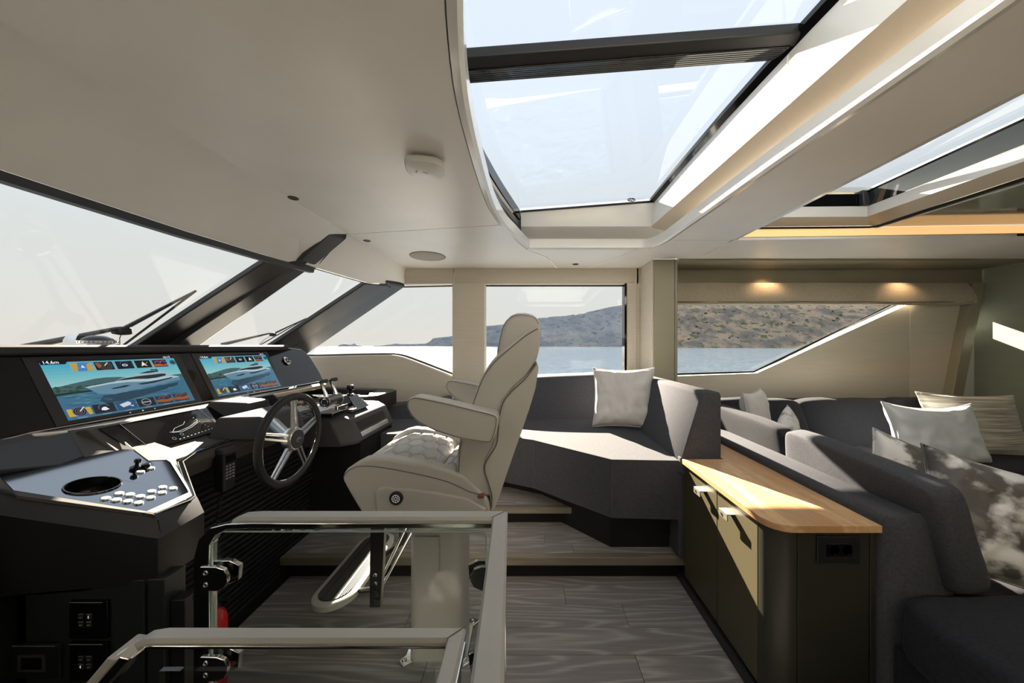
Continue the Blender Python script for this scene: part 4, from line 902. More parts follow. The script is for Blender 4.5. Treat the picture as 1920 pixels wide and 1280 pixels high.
obj('inlay_strip', G().loft([[V(x, y, z + .0008), V(x - .014, y - .004, z + .0028), V(x - .014, y - .004, z - .002), V(x, y, z - .004)] for (x, y), z in zip(ins, zz)]), M['gloss'], tray)

# ---- wheel pod, throttle console, trays behind
pod = obj('wheel_pod', G().hexa([V(-1.52, 1.60, -.45), V(-1.27, 1.64, -.46), V(-1.27, 1.95, -.46), V(-1.52, 1.98, -.45), V(-1.47, 1.60, -.338), V(-1.30, 1.66, -.345), V(-1.30, 1.92, -.345), V(-1.47, 1.98, -.338)]), M['gundk'], dash, bevel=.015, seg=3)
obj('wheel_pod', G().hexa([V(-1.70, 1.75, -.36), V(-1.50, 1.80, -.40), V(-1.50, 2.00, -.40), V(-1.70, 1.98, -.36), V(-1.66, 1.77, -.288), V(-1.50, 1.82, -.305), V(-1.50, 1.97, -.305), V(-1.66, 1.95, -.288)]), M['gundk'], dash, bevel=.012)
th = thing('throttle_console', 'gunmetal console block with open shelf carrying throttles and joystick', 'console', (-1.5, 2.5, -.66))
tp = [(-1.95, -.40), (-1.40, -.452), (-1.255, -.458), (-1.195, -.490), (-1.125, -.635), (-1.14, -.655), (-1.95, -.66)]
obj('block', G().loft([[V(x - (.09 if y == 2.20 and x > -1.3 else 0) , y, z) for x, z in tp] for y in (2.20, 2.27, 2.80, 2.84)]), M['gundk'], th, bevel=.008, seg=3)
obj('sun_block_base', G().box(-1.55, -1.135, 2.30, 2.82, -1.115, -.655), M['matte'], th)  # dark body added under the block to keep sun off the footrest
def sf(u, v, n_=0):      # points on the sloping aft face of the block
    return V(-1.19 + .062 * v + n_ * .9, lerp(2.30, 2.78, u), -.50 - .135 * v + n_ * .4)
obj('shelf_opening', G().hexa([sf(.05, .15, -.02), sf(.95, .15, -.02), sf(.95, .62, -.02), sf(.05, .62, -.02), sf(.05, .15, .0015), sf(.95, .15, .0015), sf(.95, .62, .0015), sf(.05, .62, .0015)]), M['matte'], th)
obj('shelf_lip', G().hexa([sf(.05, .66, -.01), sf(.95, .66, -.01), sf(.95, .88, -.01), sf(.05, .88, -.01), sf(.05, .66, .004), sf(.95, .66, .004), sf(.95, .88, .004), sf(.05, .88, .004)]), M['alu'], th, bevel=.002)
tz = -.452
obj('deck_inlay', G().slab([(-1.86, 2.24), (-1.40, 2.24), (-1.29, 2.30), (-1.28, 2.78), (-1.86, 2.82)], [], lambda u, v, w_: V(u, v, w_ - .40 - (u + 1.95) * .0945 + .004), -.004, .001), M['gloss'], th)
obj('deck_trim', G().tube([V(-1.42, 2.215, -.446), V(-1.30, 2.26, -.456), V(-1.262, 2.32, -.456), V(-1.258, 2.80, -.456)], .0035, 6), M['bronze'], th)
obj('deck_trim', G().tube([V(-1.42, 2.235, -.446), V(-1.31, 2.275, -.455), V(-1.283, 2.33, -.455), V(-1.28, 2.79, -.455), V(-1.5, 2.81, -.436), V(-1.86, 2.83, -.40)], .002, 6), M['alu'], th)
# keypad
kp_ = thing('autopilot_keypad', 'small tilted autopilot pad with grey screen behind the steering wheel', 'control panel', (-1.42, 2.17, -.44))
def kq(u, v, n_=0): return V(-1.50, 2.02, -.392) + V(.0, .22, 0) * u + V(.145, 0, -.055) * v + V(.35, 0, .93) * n_
obj('pad', G().hexa([kq(0, 1, -.02), kq(1, 1, -.02), kq(1, 0, -.02), kq(0, 0, -.02), kq(0, 1, .008), kq(1, 1, .008), kq(1, 0, .008), kq(0, 0, .008)]), M['gundk'], kp_, bevel=.005)
obj('screen', G().hexa([kq(.08, .5, .008), kq(.92, .5, .008), kq(.92, .08, .008), kq(.08, .08, .008), kq(.08, .5, .010), kq(.92, .5, .010), kq(.92, .08, .010), kq(.08, .08, .010)]), M['steelgrey'], kp_)
for i in range(2):
    for j in range(3): c = kq(.2 + .3*j, .66 + .2*i, .008); obj('key', G().box(c.x-.011, c.x+.011, c.y-.018, c.y+.018, c.z, c.z+.004), M['gun'], kp_, bevel=.002)
# twin throttle levers
tt = thing('throttle_control', 'twin chrome and black throttle levers on a round drum', 'throttle', (-1.31, 2.27, -.45))
A = V(-1.31, 2.19, -.362)
obj('drum', G().cyl(A, A + V(0, .15, 0), .036, 32), M['black'], tt, bevel=.004)
obj('drum_ring', G().tube([A + V(.034*math.cos(a), -.001, .034*math.sin(a)) for a in np.linspace(0, 2*math.pi, 33)[:-1]], .004, 8, closed=True).tube([A + V(.037*math.cos(a), .152, .037*math.sin(a)) for a in np.linspace(0, 2*math.pi, 33)[:-1]], .003, 8, closed=True), M['chrome'], tt)
obj('drum_cap', G().disc_profile(A, (0, -1, 0), [(.024, 0), (.024, .006), (.020, .008), (.018, .004), (0, .004)], 24), M['chrome'], tt)
obj('foot', G().box(-1.37, -1.25, 2.17, 2.36, -.455, -.43), M['gloss'], tt, bevel=.006)
obj('foot_bar', G().box(-1.265, -1.245, 2.22, 2.35, -.42, -.395), M['chrome'], tt, bevel=.004)
for yy in (2.205, 2.315):
    obj('lever', G().tube([V(-1.31, yy, -.335), V(-1.318, yy, -.30), V(-1.335, yy, -.265), V(-1.34, yy, -.243)], [.016, .010, .009, .013], 12), M['chrome'], tt)
    obj('grip', G().tube([V(-1.345, yy - .012, -.238), V(-1.342, yy + .006, -.234), V(-1.338, yy + .05, -.232), V(-1.338, yy + .058, -.233)], [.008, .014, .014, .008], 12), M['gundk'], tt)
jy = thing('docking_joystick', 'black docking joystick with chrome collar on a wedge base', 'joystick', (-1.29, 2.52, -.45))
obj('base', G().hexa([V(-1.36, 2.42, -.455), V(-1.22, 2.42, -.46), V(-1.22, 2.62, -.46), V(-1.36, 2.62, -.455), V(-1.34, 2.46, -.36), V(-1.30, 2.46, -.365), V(-1.30, 2.58, -.365), V(-1.34, 2.58, -.36)]), M['gloss'], jy, bevel=.006)
obj('stick', G().disc_profile((-1.32, 2.52, -.365), (0, 0, 1), [(.022, 0), (.022, .008), (.012, .014), (.011, .03), (.018, .036), (.025, .052), (.024, .068), (.016, .078), (0, .078)], 24), M['gloss'], jy)
obj('collar', G().disc_profile((-1.32, 2.52, -.365), (0, 0, 1), [(.023, .008), (.024, .012), (.018, .014)], 24).disc_profile((-1.32, 2.52, -.295), (0, 0, 1), [(.020, 0), (.021, .006), (.012, .009), (0, .009)], 20), M['chrome'], jy)
obj('pad', G().box(-1.30, -1.22, 2.36, 2.42, -.458, -.44), M['bronze'], jy, bevel=.003)
# dark storage tray against the side
sd = thing('side_tray', 'black open storage tray against the cream side lining', 'tray', (-1.7, 3.1, -.55))
obj('tray_shell', G().slab([(-2.3, 2.86), (-1.38, 2.86), (-1.30, 2.93), (-1.28, 3.30), (-1.33, 3.36), (-2.3, 3.60)], [[(-2.2, 2.94), (-1.46, 2.94), (-1.45, 3.26), (-2.2, 3.48)][::-1]], XY, -.56, -.425), M['black'], sd, bevel=.008)
obj('tray_floor', G().box(-2.2, -1.4, 2.9, 3.4, -.54, -.53), M['matte'], sd)
obj('tray_leg', G().box(-2.3, -1.62, 2.98, 3.5, -1.1, -.56), M['matte'], sd)
obj('tray_trim', G().tube([V(-2.1, 2.93, -.422), V(-1.45, 2.93, -.422)], .003, 6), M['alu'], sd)

# ---- steering wheel
HW = V(-1.028, 1.495, -.408)
sw = thing('steering_wheel', 'black leather steering wheel with five double aluminium spokes', 'steering wheel', tuple(HW))
TW = .20; tilt = R(3)
def wq(a, r_, n_=0.0): 
    y_, z_ = r_ * math.cos(a), r_ * math.sin(a)
    return HW + V(n_ + z_ * math.sin(tilt), y_, z_ * math.cos(tilt))
obj('rim', G().tube([wq(a, .186, -.012) for a in np.linspace(0, 2*math.pi, 65)[:-1]], .0155, 14, closed=True), M['rubber'], sw)
obj('rim_insert', G().tube([wq(a, .171, -.010) for a in np.linspace(0, 2*math.pi, 65)[:-1]], .0025, 6, closed=True), M['chrome'], sw)
for d in (90, 18, -54, -126, 162):
    a = R(d)
    for s in (-1, 1):
        def pt(r_, n_, e): 
            q = wq(a, r_, n_); t = V(0, -math.sin(a), math.cos(a)); return q + t * (s * lerp(.0115, .0095, (r_-.04)/.13) + e)
        obj('spoke', G().hexa([pt(.04, -.008, -.0052), pt(.172, -.016, -.0046), pt(.172, -.016, .0046), pt(.04, -.008, .0052), pt(.04, .006, -.0052), pt(.172, -.008, -.0046), pt(.172, -.008, .0046), pt(.04, .006, .0052)]), M['alu'], sw, bevel=.0015)
obj('hub', G().disc_profile(HW + V(-.03, 0, 0), (1, 0, 0), [(.030, 0), (.046, .004), (.052, .018), (.050, .036), (.044, .044), (.040, .044)], 40), M['alu'], sw)
obj('hub_cap', G().disc_profile(HW + V(.012, 0, 0), (1, 0, 0), [(.041, 0), (.040, .005), (.03, .007), (0, .008)], 36), M['gundk'], sw)
mk = G(); mk.tube([HW + V(.0212, .016*math.cos(a), -.002+.009*math.sin(a)) for a in np.linspace(.2, 4.6, 14)], .0014, 5)
mk.tube([HW + V(.0212, -.008, -.004), HW + V(.0212, .0, .004), HW + V(.0212, .008, -.003)], .0014, 5); obj('emblem', mk, M['steelgrey'], sw)
obj('column', G().cyl(HW + V(-.03, 0, 0), V(-1.30, 1.72, -.40), .028, 20, .04), M['alu'], sw)
# ---- radio handset clipped to the lip, coiled cord
hs = thing('radio_handset', 'black radio handset with keypad hanging from the console lip', 'handset', (-1.41, 1.57, -.68))
obj('body', G().softbox([V(-1.42, 1.535, -.665), V(-1.375, 1.535, -.665), V(-1.375, 1.60, -.665), V(-1.42, 1.60, -.665), V(-1.42, 1.53, -.475), V(-1.37, 1.53, -.475), V(-1.37, 1.605, -.475), V(-1.42, 1.605, -.475)], n=8, p=8), M['rubber'], hs)
obj('top_cap', G().softbox([V(-1.425, 1.525, -.49), V(-1.363, 1.525, -.49), V(-1.363, 1.61, -.49), V(-1.425, 1.61, -.49), V(-1.425, 1.53, -.463), V(-1.37, 1.53, -.463), V(-1.37, 1.605, -.463), V(-1.425, 1.605, -.463)], n=6, p=8), M['gundk'], hs)
obj('screen', G().box(-1.372, -1.366, 1.545, 1.59, -.53, -.50), M['gloss'], hs)
for i in range(5):
    for j in range(3): obj('key', G().box(-1.3745, -1.369, 1.543 + j*.017, 1.553 + j*.017, -.55 - i*.014, -.543 - i*.014), M['steelgrey'], hs)
coil = [V(-1.40 + .008*math.cos(k*.9), 1.55 + .008*math.sin(k*.9) - .0002*k, -.67 - k*.0016) for k in range(200)]
obj('coiled_cord', G().tube(coil, .0022, 5), M['rubber'], hs)
# ---- compass on the dash top
cc = V(-2.135, 1.665, -.016)
cp = thing('compass', 'domed chrome ship compass standing on the dash top', 'compass', tuple(cc))
obj('housing', G().disc_profile(cc, (0, 0, 1), [(.112, -.012), (.110, .0), (.098, .006), (.092, .016), (.088, .024), (.075, .026), (0, .026)], 44), M['gun'], cp)
obj('bezel', G().tube([cc + V(.088*math.cos(a), .088*math.sin(a), .022) for a in np.linspace(0, 2*math.pi, 45)[:-1]], .0045, 8, closed=True), M['chrome'], cp)
obj('dome', G().sphere(cc + V(.016, .010, .020), .066, 12, (1, 1, .72)), M['gloss'], cp)
obj('card', G().disc_profile(cc + V(.016, .010, .028), (0, 0, 1), [(.0672, 0), (.0668, .013), (.066, .013)], 40), M['lgrey'], cp)
obj('cowl', G().loft([[cc + V(.078*r_*math.cos(a) - .004, .078*r_*math.sin(a), .022 + h_) for a in np.linspace(R(130), R(290), 14)] for r_, h_ in ((1.06, 0), (1.03, .022), (.93, .040), (.78, .050), (.80, .044))], closed=False), M['chrome'], cp, ang=60)
for k in range(30):
    a = 2*math.pi*k/30; h = .010 if k % 3 else .006
    c_ = cc + V(.016 + .0678*math.cos(a), .010 + .0678*math.sin(a), .0295); obj('degree_mark', G().tube([c_, c_ + V(0, 0, h)], .0013, 4), M['matte'], cp)

# ---- wipers outside the windscreen
def onglass(px, py, off=.05):      # point on the raked screen, a little outside it
    k = (px - CX_) / F_; h = (CY_ - py) / F_; d = -(2.69 + off) / (k - 1.667 * h * 1.0); return V(k * d, d, h * d)
def wiper(pts_arm, joint, blade, lab, sc_=1.0):
    t = thing('windscreen_wiper', lab, 'wiper', tuple(onglass(*joint)))
    if pts_arm: obj('arm', G().tube([onglass(*p, .06) for p in pts_arm], [.022*sc_, .012*sc_][:len(pts_arm)] if len(pts_arm) == 2 else .014*sc_, 8), M['frame'], t)
    c_ = onglass(*joint, .06); obj('joint', G().softbox([c_ + V(a, b, e) for e in (-.025*sc_, .025*sc_) for a, b in ((-.035*sc_, -.04*sc_), (.035*sc_, -.04*sc_), (.035*sc_, .04*sc_), (-.035*sc_, .04*sc_))], n=6, p=4, amp=.01*sc_, fr=30), M['rubber'], t)
    a, b, low = blade
    obj('spring_arm', G().tube([onglass(*a, .06), onglass(*lerp(V(*a), V(*b), .5), .075), onglass(*b, .06)], [.013*sc_, .010*sc_, .006*sc_], 6), M['frame'], t)
    obj('blade', G().tube([onglass(*low, .045), onglass(*lerp(V(*low), V(*b), .5), .04), onglass(*b, .045)], .007*sc_, 6), M['rubber'], t)
    obj('hose', G().tube([onglass(*lerp(V(*a), V(*low), .0), .07), onglass(*(lerp(V(*a), V(*low), .5) + V(-4, 0)), .09), onglass(*low, .07)], .003*sc_, 5), M['rubber'], t)
wiper([(-60, 672), (218, 616)], (229, 620), ((232, 616), (367, 545), (225, 652)), 'black wiper resting on the large centre windscreen')
wiper([(415, 646), (505, 625)], (512, 627), ((516, 624), (575, 596), (482, 650)), 'black wiper on the narrower side pane of the windscreen', .7)

# ---- cabinet face below the tray with its switch plates
low = thing('console_cabinet', 'dark green-grey cabinet front below the console tray', 'cabinet', (-1.5, 1.0, -1.4))
obj('body', G().box(-2.4, -1.13, 1.00, 1.07, -1.4, -.688), M['darkgreen'], low, bevel=.003)
obj('filler_strip', G().box(-1.125, -1.075, 1.005, 1.07, -1.4, -.688), M['darkgreen'], low, bevel=.003)
obj('filler_strip', G().box(-1.07, -1.03, 1.02, 1.07, -1.4, -.76), M['black'], low, bevel=.003)
def plate(x0, x1, z0, z1, y, lab, kind):
    t = thing('switch_plate' if kind else 'wall_thermostat', lab, 'switch' if kind else 'thermostat', ((x0+x1)/2, y, z0))
    obj('cover', G().box(x0, x1, y - .010, y, z0, z1), M['gloss'] if kind else M['black'], t, bevel=.003)
    obj('top_edge', G().box(x0 + .002, x1 - .012, y - .0105, y - .009, z1 - .0045, z1 - .003), M['steelgrey'], t)
    cx, cz = (x0+x1)/2 - .006, (z0+z1)/2
    if kind:
        for i in (-1, 1):
            for j in (-1, 1):
                c_ = V(cx + .0115*i, y - .011, cz + .011*j)
                obj('button', G().box(c_.x-.0085, c_.x+.0085, y-.012, y-.009, c_.z-.009, c_.z+.009), M['black'], t, bevel=.001)
                obj('button_edge', G().box(c_.x-.0075, c_.x+.0075, y-.0125, y-.012, c_.z+.0072, c_.z+.0082), M['steelgrey'], t)
                g = G()
                if (i, j) == kind: g.tube([c_ + V(.003 + .0045*math.cos(a), -.001, .0045*math.sin(a)) for a in np.linspace(2.2, 4.1, 7)], .0011, 4)
                else: g.tube([c_ + V(-.004, -.001, -.001), c_ + V(0, -.001, -.003), c_ + V(.004, -.001, .001)], .0009, 4)
                obj('symbol', g, M['printw'] if (i, j) == kind else M['steelgrey'], t)
    else:
        obj('bezel', G().slab([(x0+.025, z0+.024), (x1-.04, z0+.024), (x1-.04, z1-.028), (x0+.025, z1-.028)], [[(x0+.031, z0+.030), (x1-.046, z0+.030), (x1-.046, z1-.034), (x0+.031, z1-.034)][::-1]], XZ, y-.014, y-.010), M['gundk'], t)
        obj('screen', G().box(x0+.031, x1-.046, y-.0115, y-.0095, z0+.030, z1-.034), M['gloss'], t)
def fx(px, d): return (px - CX_) * d / F_
def fz(py, d): return (CY_ - py) * d / F_
d_ = 1.0
plate(fx(137, d_), fx(208, d_), fz(1193, d_), fz(1122, d_), d_, 'upper black switch plate with four small buttons below the console', (1, 1))
plate(fx(137, d_), fx(208, d_), fz(1271, d_), fz(1200, d_), d_, 'lower black switch plate, half hidden by the slanted handrail', (-1, -1))
plate(fx(30, d_), fx(120, d_), fz(1267, d_), fz(1203, d_), d_, 'dark rectangular thermostat beside the lower switch plate', None)

# ---- extinguisher low behind the glass
ex = thing('fire_extinguisher', 'small red fire extinguisher standing by the ribbed panel behind the rail', 'fire extinguisher', (-1.25, 1.36, -1.4))
c_ = V(-1.255, 1.36, 0)
obj('cylinder', G().disc_profile((c_.x, c_.y, -1.4), (0, 0, 1), [(.040, .0), (.042, .01), (.042, .31), (.034, .335), (.018, .35), (0, .352)], 28), M['red'], ex)
obj('valve', G().disc_profile((c_.x, c_.y, -1.05), (0, 0, 1), [(.014, 0), (.014, .02), (.02, .022), (.02, .03), (0, .032)], 16).box(c_.x-.01, c_.x+.06, c_.y-.008, c_.y+.008, -1.02, -1.01), M['rubber'], ex)
# ================================================================== HELM CHAIR
ch = thing('helm_chair', 'pale grey leather helm chair with quilted seat and armrests on a column', 'chair', (-.44, 1.60, -1.4))
def sidep(pts, d): return [V((px - CX_) * d / F_, 0, (CY_ - py) * d / F_) for px, py in pts]
def extr(poly, y0, y1): return G().prism([V(p.x, y0, p.z) for p in poly], (0, y1 - y0, 0))
N0, N1 = 1.335, 1.865          # near and far cheek of the chair
seat_pts = sidep([(641.7, 900), (643, 888), (650, 879), (662, 871), (680, 861.5), (700, 857.5), (730, 860), (757, 865), (807, 872), (840, 881), (870, 893), (915, 935), (921, 958), (905, 985), (700, 990), (673, 955), (655, 925)], 1.335)
# cheeks with rolled top edge, and the boxed front between them
for name, a, b in (('seat_bolster', N0, N0 + .062), ('seat_bolster', N1 - .062, N1)):
    obj(name, extr(seat_pts, a, b), M['leather'], ch, bevel=.022, seg=4)
front = sidep([(641.7, 902), (643, 892), (652, 884), (668, 880), (700, 884), (760, 900), (860, 915), (915, 945), (905, 984), (700, 989), (673, 955), (655, 925)], 1.335)
obj('seat_base', extr(front, N0 + .08, N1 - .08), M['leather'], ch, bevel=.015, seg=3)
def hexd(x, y, s):           # distance to the nearest edge of a honeycomb with cell pitch s
    dx, dy = s * math.sqrt(3) * 1.0, s
    best = [9, 9]
    for ox, oy in ((0, 0), (.5, .5)):
        cx = (round(x / dx - ox) + ox) * dx; cy = (round(y / dy - oy) + oy) * dy
        for ax in (-1, 0, 1):
            for ay in (-1, 0, 1):
                d = math.hypot(x - cx - ax * dx, y - cy - ay * dy); best.append(d)
    best.sort(); return (best[1] - best[0]) / 2
def quilt(x0, x1, zf, name, nu=150, nv=130):
    ya, yb = N0 + .05, N1 - .05
    def f(u, v):
        x = lerp(x0, x1, u); y = lerp(ya, yb, v)
        e = hexd((y - 1.6) * .60, x, .066); q = min(1, e / .011); h = .010 * (1 - (1 - q) ** 2.4)
        ed = min(u, 1 - u) * (x1 - x0); h *= min(1, ed / .02)
        return V(x, y, zf(x) + h - .010 * abs(2*v-1) ** 3 - (.02 * max(0, 1 - ed/.03) ** 2))
    g = G(); g.grid(f, nu, nv); o = obj(name, g, M['leather'], ch, ang=180); return o
zf1 = lambda x: np.interp(x, [-.70, -.66, -.60, -.50, -.42, -.36], [-.520, -.480, -.458, -.464, -.482, -.505])
quilt(-.690, -.375, zf1, 'seat_cushion')
zf2 = lambda x: np.interp(x, [-.385, -.33, -.28, -.20, -.12], [-.520, -.508, -.520, -.545, -.57])
quilt(-.385, -.13, zf2, 'seat_cushion', 120, 130)
# seams on the near cheek
def seam(pts, y, r=.0016, d=1.335, par=None, nm='seam'):
    p = smooth_curve([tuple(q) for q in pts], 5); obj(nm, G().tube([V((a - CX_)*d/F_, y, (CY_ - b)*d/F_) for a, b in p], r, 5), M['stitch'], par or ch)
seam([(645, 892), (655, 881), (672, 874), (700, 874), (740, 880), (790, 890), (840, 903), (880, 921), (900, 926)], N0 - .001)
# lower side panel and the dial
sp_ = sidep([(704, 924), (708, 917), (722, 913.5), (760, 916), (820, 924), (880, 935), (896, 945), (912, 954), (905, 983), (716, 985), (706, 955)], 1.325)
obj('side_panel', extr(sp_, 1.322, 1.345), M['leather'], ch, bevel=.006, seg=3)
kc = P(743.5, 933, 1.322)
obj('control_dial', G().disc_profile(kc, (0, -1, 0), [(.026, 0), (.0265, .006), (.023, .010), (.018, .009), (0, .009)], 28), M['rubber'], ch)
g = G(); g.tube([kc + V(.0145*math.cos(a), -.0095, .0145*math.sin(a)) for a in np.linspace(0, 6.2832, 25)[:-1]], .0007, 4, closed=True)
for k in range(8):
    a = math.pi*k/4; g.tube([kc + V(.004*math.cos(a), -.0095, .004*math.sin(a)), kc + V(.012*math.cos(a), -.0095, .012*math.sin(a))], .0007, 4)
obj('dial_marking', g, M['printw'], ch)
c_ = P(902, 929.5, 1.33); obj('recline_tab', G().box(c_.x-.012, c_.x+.012, 1.322, 1.345, c_.z-.007, c_.z+.007), mat('russet_tab', (.20, .06, .03), .5, var=.1), ch, bevel=.002)
# backrest: wing section, rear shell, headrest
wing = [(862, 822), (868, 800), (881, 764), (900, 712), (915, 686), (931, 667), (950, 650), (969, 633), (985, 620), (1000, 611), (1009, 609), (1013, 622), (1012, 650), (1006, 674), (985, 706), (960, 728), (943, 750), (936, 775), (934, 800), (930, 830), (910, 862), (908, 880), (914, 902), (921, 925), (918, 931), (905, 930), (880, 918), (862, 902), (856, 882), (857, 850)]
wp_ = sidep(wing, 1.345)
obj('backrest', extr(wp_, 1.345, 1.855), M['leather'], ch, bevel=.022, seg=4)
shell = [(1007, 679), (1010, 690), (1004, 728), (993, 765), (981, 800), (966, 842), (953, 880), (938, 925), (925, 958), (921, 958), (919, 930), (912, 900), (908, 880), (910, 862), (924, 832), (930, 800), (934, 770), (942, 750), (960, 728), (985, 706)]
obj('back_shell', extr(sidep(shell, 1.345), 1.338, 1.862), M['leather'], ch, bevel=.016, seg=3)
head = [(929, 672), (931, 655), (934, 638), (939, 618), (947, 601), (957, 590), (969, 585), (985, 584.5), (1000, 588), (1010, 596), (1014, 606), (1014, 640), (1007, 668), (985, 700), (950, 700)]
hp = sidep(head, 1.41)
obj('headrest', extr(hp, 1.43, 1.77), M['leather'], ch, bevel=.028, seg=4)
seam([(863, 825), (870, 800), (884, 765), (903, 715), (918, 690), (935, 671), (954, 655), (973, 639), (990, 626), (1008, 616)], 1.343, d=1.345)
seam([(1006, 681), (985, 709), (961, 731), (944, 753), (937, 778), (935, 800), (931, 832), (912, 864), (909, 880), (916, 904), (922, 926), (922, 950)], 1.335, .0022, d=1.342)
seam([(933, 660), (937, 636), (943, 612), (952, 598), (968, 590), (986, 590), (1003, 595), (1010, 606)], 1.428, d=1.41)
seam([(860, 884), (861, 868), (863, 840), (866, 826)], 1.343, d=1.345)
seam([(861, 888), (868, 903), (884, 916), (905, 926), (920, 927)], 1.343, d=1.345)
# armrests, outboard of the back on either side
arm = [(764, 762), (765.5, 750), (771, 744), (781, 742), (800, 745), (840, 753), (881, 763), (915, 771), (930, 776), (935, 783), (933, 800), (928, 818), (922, 828), (912, 829), (885, 825), (859, 820), (819, 808), (787, 792), (772, 778)]
ap = sidep(arm, 1.275)
for a, b in ((1.262, 1.345), (1.855, 1.938)):
    ar = obj('armrest', extr(ap, a, b), M['leather'], ch, bevel=.016, seg=4)
    seam([(767, 762), (768, 752), (773, 747), (782, 745), (800, 748), (840, 756), (881, 766), (915, 774), (929, 779), (931, 788), (928, 806), (922, 823), (912, 826), (885, 822), (859, 817), (819, 804), (789, 789), (774, 775), (767, 762)], a - .001, .0011, d=1.275, par=ar)
# column, foot plate, bolts
col = G()
def rr_(x0, x1, y0, y1, z, r=.05, n=5):
    out = []
    for cx, cy, a0 in ((x1-r, y0+r, -90), (x1-r, y1-r, 0), (x0+r, y1-r, 90), (x0+r, y0+r, 180)):
        for k in range(n+1): a = R(a0 + 90*k/n); out.append(V(cx + r*math.cos(a), cy + r*math.sin(a), z))
    return out
obj('column', col.loft([rr_(-.535, -.290, 1.50, 1.71, -1.385), rr_(-.530, -.295, 1.49, 1.72, -1.10), rr_(-.528, -.292, 1.49, 1.72, -.90), rr_(-.528, -.292, 1.49, 1.72, -.72)]), M['leather'], ch, ang=60)
obj('column_cover', G().loft([rr_(-.50, -.39, 1.482, 1.49, -.98, .004, 2), rr_(-.50, -.39, 1.482, 1.49, -.83, .004, 2)]), M['leather'], ch)
obj('seat_slide', G().box(-.60, -.22, 1.42, 1.78, -.73, -.69), M['black'], ch, bevel=.005)
bp_ = [(-.575, 1.50), (-.545, 1.475), (-.51, 1.50), (-.32, 1.50), (-.285, 1.475), (-.255, 1.50), (-.275, 1.53), (-.275, 1.69), (-.25, 1.72), (-.285, 1.745), (-.32, 1.72), (-.51, 1.72), (-.545, 1.745), (-.575, 1.72), (-.553, 1.69), (-.553, 1.53)]
obj('foot_plate', G().slab(bp_, [], XY, -1.399, -1.384), M['chrome'], ch, bevel=.004)
for x, y in ((-.548, 1.502), (-.284, 1.502), (-.284, 1.718), (-.548, 1.718)): obj('bolt', G().disc_profile((x, y, -1.384), (0, 0, 1), [(.010, 0), (.010, .004), (.006, .009), (0, .010)], 14), M['chrome'], ch)
# folding footrest carried on two black arms
fr = obj('footrest', G(), M['leather'], ch) if False else None
def stad(cx, r, ya, yb, z, n=14, e=0):
    out = []
    for k in range(n+1): a = math.pi + math.pi*k/n; out.append(V(cx + (r+e)*math.cos(a), ya + r + (r+e)*math.sin(a), z))
    for k in range(n+1): a = math.pi*k/n; out.append(V(cx + (r+e)*math.cos(a), yb - r + (r+e)*math.sin(a), z))
    return out
fz_ = -1.096
FR = lambda pts: [V(p.x, p.y, p.z + (p.x + .864) * .10) for p in pts]
ft = obj('footrest', G().loft([FR(stad(-.864, .088, 1.450, 2.00, fz_ - .034)), FR(stad(-.864, .088, 1.450, 2.00, fz_ - .030, e=.010)), FR(stad(-.864, .088, 1.450, 2.00, fz_ - .006, e=.012)), FR(stad(-.864, .088, 1.450, 2.00, fz_, e=.004)), FR(stad(-.864, .088, 1.450, 2.00, fz_, e=-.014))]), M['leather'], ch, ang=50)
obj('tread', G().loft([FR(stad(-.864, .088, 1.450, 2.00, fz_ + .0005, e=-.013)), FR(stad(-.864, .088, 1.450, 2.00, fz_ + .003, e=-.015))]), M['black'], ft)
for k in range(17):
    dx = -.068 + k * .0085
    if k in (4, 12): continue
    L = math.sqrt(max(0, .0735**2 - dx*dx)); g = G()
    g.tube([V(-.864 + dx, 1.45 + .088 - L, fz_ + .004 + dx*.1), V(-.864 + dx, 2.00 - .088 + L, fz_ + .004 + dx*.1)], .0018, 5); obj('tread_rib', g, M['gun'], ft)
obj('bracket', G().prism([V(-.66, 1.42, -.70), V(-.60, 1.42, -.70), V(-.61, 1.42, -.93), V(-.62, 1.42, -1.09), V(-.665, 1.42, -1.09), V(-.665, 1.42, -.96)], (0, .03, 0)), M['black'], ch, bevel=.004)
obj('bracket', G().prism([V(-.66, 1.74, -.70), V(-.60, 1.74, -.70), V(-.61, 1.74, -.93), V(-.625, 1.74, -1.02), V(-.665, 1.74, -1.02), V(-.665, 1.74, -.96)], (0, .03, 0)), M['black'], ch, bevel=.004)
obj('bracket_arm', G().tube([V(-.64, 1.45, -1.03), V(-.79, 1.56, -1.12)], .012, 8).tube([V(-.64, 1.75, -1.0), V(-.79, 1.80, -1.12)], .012, 8), M['black'], ch)
obj('stay_rod', G().cyl(V(-.63, 1.45, -.99), V(-.56, 1.66, -.80), .007, 10).cyl(V(-.63, 1.46, -1.03), V(-.57, 1.68, -.90), .005, 10), M['chrome'], ch)
for z in (-.95, -.985, -1.03, -1.065): obj('bolt', G().disc_profile((-.638, 1.42, z), (0, -1, 0), [(.009 if z > -1 else .016, 0), (.009 if z > -1 else .016, .006), (.004, .010), (0, .010)], 14), M['black' if z < -1 else 'chrome'], ch)

